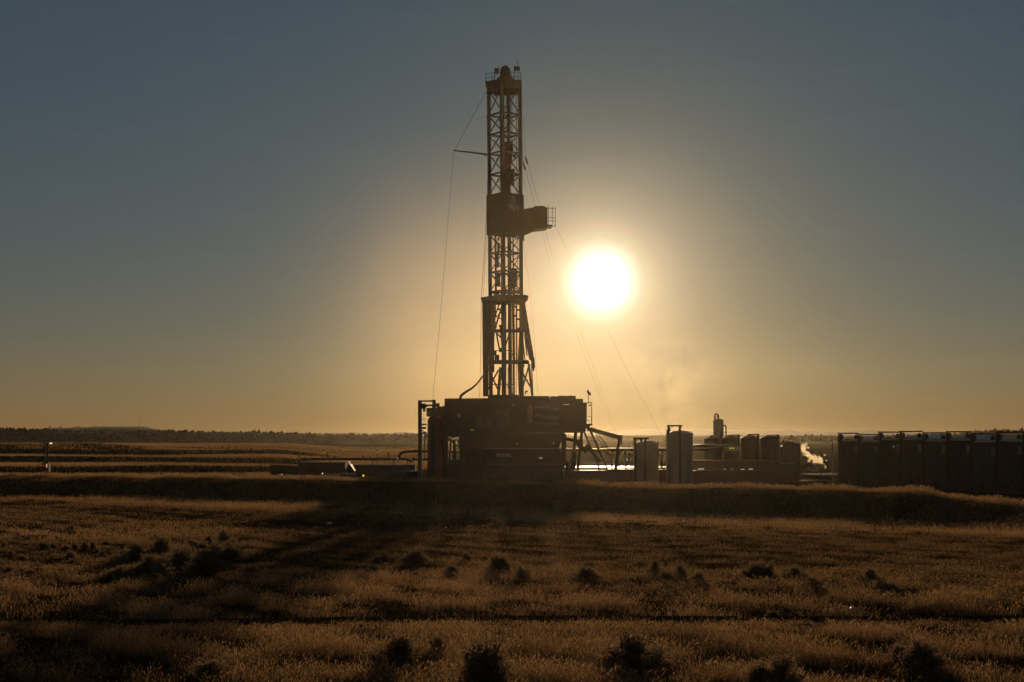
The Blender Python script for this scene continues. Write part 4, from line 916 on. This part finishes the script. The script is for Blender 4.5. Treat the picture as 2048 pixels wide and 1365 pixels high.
for i in range(10):
    o = frac if i == 0 else dup(frac)
    p = ROW0 + RD*(PITCH*i) - RN*(.0 if i < 5 else .12); o.location = (p.x, p.y, .14 + (.16 if 3 <= i < 7 else (.1 if i >= 7 else 0)))
    o.rotation_euler.z = RZ_; o.scale = (1, 1, 1 + (.0, .012, -.01, .006, .018, -.008, .01, -.014, .008, 0)[i])
    for ch in o.children:
        if ch.name.startswith('shell'):
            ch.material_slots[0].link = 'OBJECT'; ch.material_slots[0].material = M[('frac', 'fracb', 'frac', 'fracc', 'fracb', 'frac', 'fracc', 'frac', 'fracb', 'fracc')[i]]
    o['label'] = ('first dark upright frac tank of the row, its outer edge lit beside the steam' if i == 0 else
                  'dark ribbed upright frac tank, %s in the row counted from the steam plume' % ordn[i])
# sunlit standpipe at the end of the row and a pole
t = thing('standpipe', P(1665.5, gy(163.5), 163.5), 'thin upright pipe catching the sun at the end of the frac tank row', 'pipe')
mb = MB(); mb.tube([P(1665.3, 887, 163.4), P(1665.3, gy(163.4), 163.4)], .055, 10); part('pipe', mb, M['cream'], t)
mb = MB(); mb.pbox(1661.5, 941.5, 1665.3, 945, 163.3, 163.5); part('valve', mb, M['rooftop'], t)
t = thing('utility_pole', P(1641.5, gy(190), 190), 'slim dark pole standing in the drifting white steam', 'pole')
mb = MB(); mb.tube([P(1641.5, 905, 192.2), P(1641.5, gy(192), 192.2)], .07, 8); part('post', mb, M['dark'], t)
mb = MB(); mb.pbox(1639.5, 907, 1643.5, 909.5, 192, 192.4); part('cross_piece', mb, M['dark'], t)
for (px, py, D, lb, g) in ((1787.5, 893.8, 150.5, 'small bright lamp fixed high on the frac tanks', None), (1653, 921.5, 185, 'tiny bright lamp beside the steam plume', None)):
    t = thing('work_lamp', P(px, py, D), lb, 'lamp', 'work lamps around the pad')
    mb = MB(); mb.pbox(px-1, py-1, px+1, py+1, D-.1, D+.02); part('bulb', mb, M['lampw_glint'], t)
    mb = MB(); mb.pbar(px+1.5, py-5, px+1.2, py+1, D+.05, .8); mb.pbar(px+1.5, py-5, px+1.5, gy(D), D+.3, .7); part('bracket', mb, M['dark'], t)

# ---- steam plume
def build_steam():
    spine = [((1603, 946.8), 1.2), ((1610, 945.5), 2.2), ((1618, 944.5), 2.6), ((1625, 942), 4.5), ((1632, 938), 6), ((1636, 932), 7.5), ((1634, 925), 8.5), ((1645, 927), 6), ((1650, 935), 3.5), ((1640, 918), 7), ((1628, 916), 8), ((1618, 911), 7.5), ((1611, 906), 6.5), ((1606, 901), 5), ((1606, 895), 5.2), ((1611, 890), 4.8), ((1617, 896), 3.5), ((1620, 921), 4), ((1648, 910), 3), ((1616, 938), 2.5)]
    D = 190; bm = bmesh.new()
    for (px, py), r in spine:
        for k in range(3):
            s = r*D/F*random.uniform(.55, .95); p = P(px + random.uniform(-.5, .5)*r, py + random.uniform(-.4, .4)*r, D + random.uniform(-.6, .6)*r*D/F)
            bmesh.ops.create_icosphere(bm, subdivisions=2, radius=s, matrix=Matrix.Translation(p))
    me = bpy.data.meshes.new('steam_plume'); bm.to_mesh(me); bm.free()
    tmp = bpy.data.objects.new('steam_tmp', me); C.objects.link(tmp)
    md = tmp.modifiers.new('r', 'REMESH'); md.mode = 'VOXEL'; md.voxel_size = .07
    dg = bpy.context.evaluated_depsgraph_get(); me2 = bpy.data.meshes.new_from_object(tmp.evaluated_get(dg)); bpy.data.objects.remove(tmp); me2.name = 'steam_plume'
    for v in me2.vertices:
        c = v.co; n = mnoise.noise_vector(c*2.2)*.12 + mnoise.noise_vector(c*5.5)*.06; v.co = c + n
    m = bpy.data.materials.new('white steam'); t = nodes(m); N = t.nodes; L = t.links
    out = N.new('ShaderNodeOutputMaterial'); v = N.new('ShaderNodeVolumePrincipled'); L.new(v.outputs[0], out.inputs['Volume'])
    v.inputs['Color'].default_value = (1, .9, .7, 1); v.inputs['Anisotropy'].default_value = .7
    g = N.new('ShaderNodeTexCoord'); nz = N.new('ShaderNodeTexNoise'); nz.inputs['Scale'].default_value = 1.7; nz.inputs['Detail'].default_value = 7; nz.inputs['Distortion'].default_value = 1.2; L.new(g.outputs['Object'], nz.inputs['Vector'])
    r = N.new('ShaderNodeMapRange'); r.inputs[1].default_value = .36; r.inputs[2].default_value = .78; r.inputs[3].default_value = .0; r.inputs[4].default_value = 3.4; L.new(nz.outputs[0], r.inputs[0]); L.new(r.outputs[0], v.inputs['Density'])
    o = link('steam_plume', me2, m); tag(o, 'curling sunlit white steam plume rising beside the frac tank row', 'steam')
build_steam()

# ------------------------------------------------------------------ equipment out on the other side of the rig
t = thing('pipeline', P(700, gy(176), 176), 'long dark raised pipeline running low across the pad into the pipe frame', 'pipeline')
mb = MB(); D = 178
mb.tube([P(600, 918.5, D), P(812, 918.5, D), P(818, 920.5, D), P(823, 925, D)], .15, 10); part('main_pipe', mb, M['dark'], t)
mb = MB(); mb.tube([P(826, 919, D), P(838, 919.5, D), P(870, 919.5, D)], .14, 10); mb.pbox(824, 915, 827.5, 924, D-.3, D+.3); part('branch_pipe', mb, M['dark'], t)
mb = MB(); mb.tube([P(797, 921, D+.2), P(798.5, 912, D+.2), P(802, 906.5, D+.2), P(809, 904, D+.2), P(836, 902.8, D+.2), P(870, 902.3, D+.2)], .17, 12); part('elbow_pipe', mb, M['dark'], t)
for px in (610, 660, 700, 745, 788, 815):
    mb = MB(); mb.pbar(px, 920, px, gy(D), D, 1.6); mb.pbox(px-3, gy(D)-2, px+3, gy(D), D-.3, D+.3); part('pipe_stand', mb, M['dark'], t)
mb = MB()
for px, h in ((598, 13), (610, 5), (655, 14), (668, 6), (727, 9), (740, 6), (776.5, 16)): mb.pbar(px, 919, px, 919-h, D, 1.8); mb.pbox(px-1.8, 919-h*.7, px+1.8, 919-h*.45, D-.15, D+.15)
mb.pbar(776, 911.5, 796, 911.5, D, .9); mb.pbar(776, 914, 796, 914, D, .7); part_each('valve_stem', mb, M['dark'], t)
mb = MB(); mb.pbox(794.2, 916.6, 796, 918.2, D-.4, D-.3); part('lamp_glint', mb, M['lampw_glint'], t, 'tiny white lamp')
for i, px in enumerate((646, 754)):
    t = thing('light_pole', P(px, gy(183), 183), ['thin pole with a boxy dark lamp head standing over the brown container', 'thin pole with a boxy dark lamp head just before the elbow pipe'][i], 'lamp post', 'light poles by the pipeline')
    mb = MB(); mb.tube([P(px, 903, 183), P(px, gy(183), 183)], .04, 8); part('post', mb, M['dark'], t)
    mb = MB(); mb.pbox(px-2, 900.5, px+2.2, 904, 182.8, 183.2); part('lamp_head', mb, M['dark'], t)
    mb = MB(); mb.pbox(px-1.2, 904.05, px+1.8, 905.5, 182.85, 183.1); part('lens', mb, M['lampy'], t)
crate('brown_container', 596, 926.5, 690, 175.5, 2.5, M['rustbox'], 'rust brown open container below the pipeline', 'container', 12)
crate('low_tank', 755, 944, 836, 174, 2.4, M['green'], 'low dark green tank between the yellow lamp and pipe frame', 'tank', 8)
crate('pipe_rack', 690, 931, 830, 180, 2.2, M['dark'], 'long low dark rack of pipe behind the lit railing', 'rack', 14)
t = thing('ladder', P(703, 940, 173.8), 'short shiny leaning ladder catching the sun above the railing', 'ladder')
mb = MB(); mb.pbar(696.8, 922.5, 710, 943.5, 173.9, 1.5); part('rail', mb, M['rooftop'], t)
mb = MB(); mb.pbar(699, 922.5, 711.5, 943, 174.4, 1.2); part('rail', mb, M['rooftop'], t)
mb = MB(); mb.pbox(697, 923, 698.6, 924.6, 173.7, 173.8); mb.pbar(698.2, 924.8, 703.2, 932.6, 173.75, 1.1); mb.pbar(705.5, 936, 708, 939.5, 173.75, 1.1); part_each('glint_strip', mb, M['lampw_glint'], t, 'glowing strip made to look like a sun glint')  # sun glint on the rail, imitated with emission
t = thing('guard_rail', P(690, gy(170.5), 170.5), 'low steel guard railing with sunlit gaps behind the berm', 'railing')
mb = MB(); D = 170.5
for y in (945, 948.4, 952): mb.pbar(650, y, 716, y, D, 1.0)
part('rail_frame', mb, M['dark'], t)
for px in (654, 664, 672.5, 681, 688.5, 698, 707, 715):
    mb = MB(); mb.pbar(px, 944.6, px, gy(D), D-.03, 1.6); part('post', mb, M['dark'], t)
mb = MB(); mb.add([P(650, 949.6, 171.6), P(712, 949.6, 171.6), P(712, 946, 173), P(650, 946, 173)], [(0,1,2,3)]); part('deck_sheet', mb, M['sheet'], t)
def drum(px, top, w, D, lb, grp, lamp=False):
    t = thing('marker_drum', P(px, gy(D), D), lb, 'drum', grp); c = P(px, 900, D); r = w/2*D/F; zt = zp(top, D); z0 = .15; H_ = zt - z0
    mb = MB(); mb.lathe((c.x, c.y), [(r*1.1, z0), (r*1.1, z0+.08), (r, z0+.1), (r*.95, z0+H_*.45), (r*1.02, z0+H_*.47), (r*.9, z0+H_*.72), (r*.96, z0+H_*.74), (r*.75, zt)], 18); part('barrel', mb, M['drum'], t, smooth=True)
    mb = MB(); 
    for f in (.25, .6): mb.lathe((c.x, c.y), [(r*1.03, z0+H_*f), (r*1.03, z0+H_*(f+.14))], 18)
    part_each('stripe', mb, M['dark'], t)
    if lamp:
        mb = MB(); mb.lathe((c.x, c.y), [(.07, zt), (.09, zt+.08), (.05, zt+.16)], 10); part('lamp', mb, M['lampw_glint'], t)
drum(624, 948.5, 2.6, 169.5, 'slim pale banded marker, outer one of a pair by the brown container', 'pale markers')
drum(629, 949.5, 2.2, 169.7, 'slim pale banded marker, inner one of a pair by the brown container', 'pale markers')
drum(645, 948.5, 5.6, 169.5, 'stout banded marker drum with a bright lamp on top', 'pale markers', True)
for px, py, D, r, lb, mt in ((726.8, 951.8, 168.5, 2.2, 'glowing yellow lamp on a short stand at the end of the railing', 'lampa'), (563.2, 949.6, 168, 1.25, 'small bright white lamp on the grass edge before the container', 'lampw_glint')):
    t = thing('ground_lamp', P(px, gy(D), D), lb, 'lamp', 'lamps low on the pad'); c = P(px, py, D); R_ = r*D/F
    mb = MB(); mb.lathe((c.x, c.y), [(.02, c.z-R_), (R_*.8, c.z-R_*.6), (R_, c.z), (R_*.8, c.z+R_*.6), (.02, c.z+R_)], 14); part('bulb', mb, M[mt], t)
    mb = MB(); mb.tube([(c.x, c.y, .12), (c.x, c.y, c.z-R_)], .03, 6); mb.box((c.x-.15, c.y-.15, .12), (c.x+.15, c.y+.15, .2)); part('stand', mb, M['dark'], t)
# parked low trailers at the grass edge
t = thing('pale_pipe', P(463, 947, 166), 'pale pipe lying along the grass edge near the white lamp', 'pipe')
c = P(463, 948, 172); z = float(H(c.x, 172)); mb = MB(); mb.tube([(c.x-.9, 172, z+.2), (c.x+.6, 172.2, z+.2)], .13, 10); part('pipe_body', mb, M['cream'], t); mb = MB(); mb.tube([(c.x+.65, 172.2, z+.24), (c.x+2.3, 172.4, z+.24)], .16, 10); part('pipe_end', mb, M['dark'], t)
# light post far out in the pasture
D = 176; c = P(92.5, 900, D); z0 = float(H(c.x, D)) - .1
t = thing('signal_post', (c.x, D, z0), 'dark double post in the pasture with a glowing lamp on its top arm', 'post')
for px, w in ((89.5, 2.2), (94, 4.6)):
    mb = MB(); a = P(px, 887.5, D); mb.box((a.x-w/2*D/F, D-.02, z0), (a.x+w/2*D/F, D+.02, a.z)); part('post', mb, M['dark'], t)
mb = MB(); mb.pbox(85.5, 885.8, 99, 887.4, D-.3, D+.3); mb.pbox(85.5, 893, 88.5, 904, D-.1, D+.1); mb.pbox(83, 926.5, 96, 928, D-.3, D+.3); mb.pbox(84.5, 928, 97.5, 944, D-.05, D+.6); part_each('control_box', mb, M['dark'], t)
mb = MB(); mb.pbox(99, 885.6, 103, 888.6, D-.2, D+.1); part('lamp', mb, M['lampw_glint'], t)
mb = MB(); mb.pbox(92, 928.5, 94.2, 935.5, D-.5, D-.4); part('glow_placard', mb, M['placard_glow'], t, 'narrow upright placard made to glow as if lit')  # lit look of a placard made by emission, not a lamp
mb = MB(); mb.pbox(86, 930.3, 88.2, 933, D-.5, D-.4); mb.pbox(95.5, 926.8, 98.5, 929, D-.5, D-.4); part_each('indicator_lamp', mb, M['lampr'], t, 'small red indicator lamp')

# ------------------------------------------------------------------ wire fence along the foot of the berm
t = thing('wire_fence', (0, 105, 0), 'sparse wire fence of thin pale posts along the foot of the berm', 'fence')
S0 = 4.2; prev = None; wires = [MB(), MB(), MB()]
for k in range(30):
    tt = -165 + k*5.0; x = .606*(S0+82) + .795*tt; y = .795*(S0+82) - .606*tt
    z = float(H(x, y)); h = 1.15 + .08*math.sin(k*2.3); lean = .06*math.sin(k*1.7)
    mb = MB(); mb.bar((x, y, z-.1), (x+lean, y, z+h), .05, .04); part('fence_post', mb, M['post'], t)
    if prev:
        for j, f in enumerate((.35, .65, .95)):
            wires[j].tube([prev[j], (x+lean*f, y-.04, z+h*f)], .008, 4, False)
    prev = [(x+lean*f, y-.04, z+h*f) for f in (.35, .65, .95)]
for w in wires: part('wire', w, M['wire'], t)

# ------------------------------------------------------------------ sagebrush
SAGE = veg_mat('sage leaves', (.34,.235,.13), (.19,.14,.08), .55, .5, False)
SAGE_PALE = veg_mat('seeding sage', (.36,.26,.14), (.16,.12,.06), .55, 1.2, False)
TWIG = paint('sage twigs', (.06,.045,.03), .9, 0, .3, 8, 0)
def bush_meshes(seed, n=2600, airy=.0, pale=False):
    r = np.random.default_rng(seed)
    # twigs fan out from the root; leaves gather in clumps at their ends
    st = MB(); ends = []; mids = []
    for k in range(44):
        a = r.uniform(0, 2*math.pi); el = r.uniform(.1, 1.4); ln = r.uniform(.62, 1.06)
        e = Vector((math.cos(a)*math.cos(el)*.58*ln, math.sin(a)*math.cos(el)*.58*ln, math.sin(el)*ln*.9 + .04))
        m = e*.5 + Vector(r.uniform(-.07, .07, 3)); st.tube([(0, 0, -.03), m, e], [.02, .011, .004], 5, False); ends.append(e); mids.append(m)
        for q in range(3):
            e2 = m.lerp(e, r.uniform(.2, .9)) + Vector(r.uniform(-.16, .16, 3)); e2.z = max(e2.z, .06); st.tube([m.lerp(e, .3), e2], [.008, .003], 4, False); ends.append(e2); mids.append(m.lerp(e, .3))
    M2 = np.array([tuple(m) for m in mids]); E = np.array([tuple(e) for e in ends]); idx = r.integers(0, len(E), n)
    f = (r.random(n)**.8)[:, None]; ax = E[idx] - M2[idx]; ax /= np.linalg.norm(ax, axis=1, keepdims=True)
    p = M2[idx]*(1-f) + E[idx]*f + r.normal(0, .04 + .025*airy, (n, 3)) + ax*r.uniform(0, .05, (n, 1)); p[:, 2] = np.abs(p[:, 2])
    L_ = r.uniform(.022, .062, n); w = L_*r.uniform(.25, .45, n)
    d = ax + [0, 0, .3] + r.normal(0, .4, (n, 3)); d /= np.linalg.norm(d, axis=1, keepdims=True)
    sd = np.cross(d, r.normal(0, 1, (n, 3))); sd /= np.linalg.norm(sd, axis=1, keepdims=True)
    L_ = L_[:, None]; w = w[:, None]
    V = np.concatenate([p, p + d*L_*.5 + sd*w, p + d*L_, p + d*L_*.5 - sd*w]); i = np.arange(n); Fq = np.stack([i, i+n, i+2*n, i+3*n], -1)
    fm = np_mesh('foliage', V, Fq); fm.materials.append(SAGE_PALE if pale else SAGE); sm_ = st.mesh('stems'); sm_.materials.append(TWIG); return fm, sm_
PROTO = [bush_meshes(100+k, 5500, .1*(k % 3), False) for k in range(6)] + [bush_meshes(200+k, 4500, .5, True) for k in range(2)] + [bush_meshes(300, 1800, .9, False), bush_meshes(301, 7000, .45, False), bush_meshes(302, 7000, .6, False)]
def bush(px, pyb, wpx, hpx, label, group, k=None):
    # distance from where its foot meets the flat field
    D = 6.0*F/max(pyb-870, 60)
    for _ in range(4):
        z = float(H((px-1024)/F*D, D)); D = (CAMZ-z)*F/(pyb-870)
    x = (px-1024)/F*D
    t = thing('sagebrush', (x, D, z-.03), label, 'shrub', group)
    k = random.randrange(6) if k is None else k
    sx = wpx*D/F/1.12; sz = hpx*D/F/.98
    t.scale = (sx, sx*random.uniform(.8, 1.1), sz); t.rotation_euler.z = random.uniform(0, 6.28)
    for nm, me in zip(('foliage', 'stems'), PROTO[k]):
        o = bpy.data.objects.new(nm, me); C.objects.link(o); o.parent = t
A = 'sagebrush at the bottom of the field'; B = 'sagebrush scattered across the middle of the field'; G = 'sagebrush in the dark thicket'; E = 'small sagebrush in the pale grass beyond the thicket'
for b in ((800, 1338, 128, 82, 'broad dark sagebrush with a ragged top beside the twiggy upright shrub', A, 9), (877, 1318, 56, 74, 'twiggy upright thin shrub between the two biggest sagebrushes', A, 8), (972, 1392, 150, 128, 'biggest darkest sagebrush, cut off by the bottom edge of the photo', A, 10),
          (1258, 1345, 150, 88, 'wide loose sagebrush half hidden by tall grass near the bottom edge', A, 3), (1305, 1330, 60, 50, 'small round sagebrush leaning on the wide loose one', A, 4), (1566, 1380, 92, 84, 'compact dark sagebrush with a sharp lit rim near the bottom edge', A, 9), (1520, 1372, 60, 60, 'pale seeding bush pressed against the compact dark sagebrush', A, 6),
          (1845, 1345, 110, 72, 'low spreading dark sagebrush alone in the brown grass near the bottom corner', A, 10), (1800, 1330, 50, 50, 'small dark sagebrush touching the low spreading one', A, 2), (420, 1352, 90, 40, 'flat dark sagebrush sunk in the bottom grass', A, 1),
          (1172, 1163, 66, 36, 'neat dome-shaped nearly black sagebrush alone in the pale grass', B, 9), (1178, 1140, 44, 22, 'pale seeding bush just behind the black dome-shaped sagebrush', B, 6), (1000, 1144, 66, 40, 'wide dark sagebrush with a pointed crown beside a smaller round one', B, 10), (1046, 1160, 40, 34, 'round dark sagebrush in front of the wide pointed one', B, 0),
          (830, 1132, 72, 36, 'spreading sagebrush topmost of its loose clump in mid field', B, 10), (815, 1112, 32, 16, 'tiny dark sagebrush peeping over the spreading one', B, 2), (820, 1142, 30, 20, 'low sagebrush hugging the foot of the spreading one', B, 3), (903, 1153, 36, 30, 'upright small sagebrush between the spreading and pointed ones', B, 1), (768, 1120, 30, 20, 'small dark ball-like sagebrush at the edge of the rig shadow', B, 4),
          (748, 1153, 50, 26, 'flat sagebrush with feathery tips below the ball-like one', B, 5), (725, 1160, 26, 20, 'tiny sagebrush tucked against the flat feathery one', B, 0), (934, 1122, 34, 20, 'small dark tuft of sagebrush above the upright small one', B, 3), (994, 1056, 38, 22, 'bushy sagebrush alone on the bright grass strip before the berm', B, 5), (1256, 1068, 30, 14, 'small dark sagebrush beside a white scrap on the bright strip', B, 2),
          (1203, 1060, 22, 10, 'tiny flat sagebrush halfway along the bright strip', B, 1), (1428, 1068, 26, 10, 'tiny sagebrush farther along the bright strip towards the frac tanks', B, 4), (1310, 1150, 48, 36, 'dark sagebrush leading the group beside two pale seeding bushes', B, 9), (1335, 1166, 56, 34, 'broad pale seeding bush in front of the dark group leader', B, 7), (1362, 1158, 34, 36, 'second dark sagebrush standing behind the broad pale bush', B, 3), (1397, 1168, 40, 32, 'feathery pale bush at the end of the group of four', B, 6),
          (1512, 1158, 66, 38, 'large brown sagebrush with a slanting top, start of the long far group', B, 10), (1535, 1160, 50, 44, 'pale fluffy bush fused to the large brown sagebrush', B, 7), (1590, 1162, 56, 36, 'dark sagebrush in the middle of the long far group', B, 9), (1575, 1158, 40, 30, 'pale feathery bush between the fluffy and dark middle ones', B, 6), (1630, 1180, 70, 30, 'wide low sagebrush trailing from the middle of the long far group', B, 3), (1740, 1168, 62, 38, 'square-topped dark sagebrush, last big one of the long far group', B, 9), (1775, 1184, 52, 22, 'low dark sagebrush behind the square-topped one', B, 0), (1820, 1188, 60, 18, 'faint flat sagebrush fading out at the end of the far group', B, 5),
          (1545, 1232, 40, 14, 'small flat sagebrush beside the tyre track', B, 4), (955, 1170, 46, 22, 'thin leaning sagebrush below the wide pointed one', B, 8),
          (270, 1126, 72, 50, 'first big dark sagebrush at the thicket corner nearer the pasture post', G, 9), (322, 1118, 66, 52, 'tallest rounded sagebrush in the dark thicket', G, 10), (300, 1148, 84, 46, 'broad black sagebrush low in the thicket front', G, 9), (362, 1140, 80, 50, 'heavy dark sagebrush in the thicket centre', G, 10), (384, 1106, 38, 32, 'narrow sagebrush poking up behind the thicket centre', G, 2), (418, 1088, 28, 20, 'small sagebrush forming the notch before the thicket end', G, 3), (452, 1090, 46, 34, 'upright sagebrush crowning the far end of the thicket', G, 0), (430, 1120, 56, 38, 'dense sagebrush filling the thicket near its far end', G, 9), (462, 1122, 62, 38, 'last round sagebrush closing the far end of the thicket', G, 1), (405, 1148, 80, 42, 'low wide sagebrush at the thicket front near the far end', G, 10), (245, 1152, 54, 26, 'low dark sagebrush straggling at the thicket front corner', G, 4), (500, 1150, 60, 22, 'flat sagebrush trailing away from the thicket into the shadow', G, 5)):
    bush(*b)
small = [(28,1060,12,11),(80,1055,14,9),(68,1056,12,7),(142,1061,22,13),(310,1068,14,9),(300,1070,12,8),(228,1080,12,8),(8,1066,10,8),(8,1094,16,12),(38,1082,20,10),(55,1084,26,14),(90,1076,16,10),(116,1080,16,10),(52,1094,22,12),(88,1098,30,18),(108,1098,22,14),(132,1104,26,18),(150,1100,24,18),(170,1100,26,20),(186,1100,24,22),(140,1118,30,20),(145,1128,26,12),(205,1112,18,12),(195,1106,16,12),(22,1108,20,9),(45,1122,24,16),(40,1118,20,12),(75,1138,30,14),(18,1148,40,18),(60,1152,40,16),(212,1090,18,10),(350,1086,18,8)]
for i, b in enumerate(small):
    bush(*b, 'small dark sagebrush dotted in the pale grass beyond the thicket', E)
for i in range(34):
    f = random.random(); px = 225 + 255*f + random.uniform(-12, 12); py = 1098 + 50*random.random() + 14*(1-f)
    bush(px, py, random.uniform(26, 60), random.uniform(14, 30), 'low dark sagebrush packed inside the thicket', G, random.choice([0, 1, 3, 4, 9, 10]))
for i in range(14):
    bush(random.uniform(-20, 130), random.uniform(1140, 1178), random.uniform(26, 60), random.uniform(10, 18), 'flat dark sagebrush along the edge of the rig shadow', 'flat sagebrush at the shadow edge', random.choice([0, 1, 3, 4]))
for i in range(26):
    bush(random.uniform(700, 2000), random.uniform(1110, 1200), random.uniform(16, 34), random.uniform(7, 15), 'small faint sagebrush tuft between the larger bushes in mid field', 'faint sagebrush tufts in mid field')
# pale scraps caught in the grass
for px, py, w, lb in ((658.5, 1053, 9, 'torn pale plastic scrap lying at the edge of the rig shadow'), (892, 1060.5, 4, 'tiny pale scrap in the grass below the mud tank'), (1244.5, 1063, 5, 'bright white scrap beside a small sagebrush on the bright strip'), (966, 1224, 5, 'small white scrap beside the tyre track'), (1707, 1227, 13, 'largest pale triangular scrap standing by the tyre track'), (1823, 1124, 5, 'pale scrap lying on the dark weedy patch')):
    D = 6*F/(py-870)
    for _ in range(3): z = float(H((px-1024)/F*D, D)); D = (CAMZ-z)*F/(py-870)
    x = (px-1024)/F*D; s = w*D/F
    mb = MB(); vs = []; q = np.random.default_rng(int(px))
    for i in range(5):
        for j in range(4): vs.append((x + (i/4-.5)*s, D + (j/3-.5)*s*.6 + q.uniform(-.1, .1)*s, z + .12 + s*(.5 - abs(i/4-.5))*.9*(j/3) + q.uniform(0, .25)*s))
    mb.add(vs, [(i*4+j, i*4+j+1, (i+1)*4+j+1, (i+1)*4+j) for i in range(4) for j in range(3)])
    solo('plastic_scrap', mb, M['scrap'], lb, 'litter', 'pale scraps in the grass')
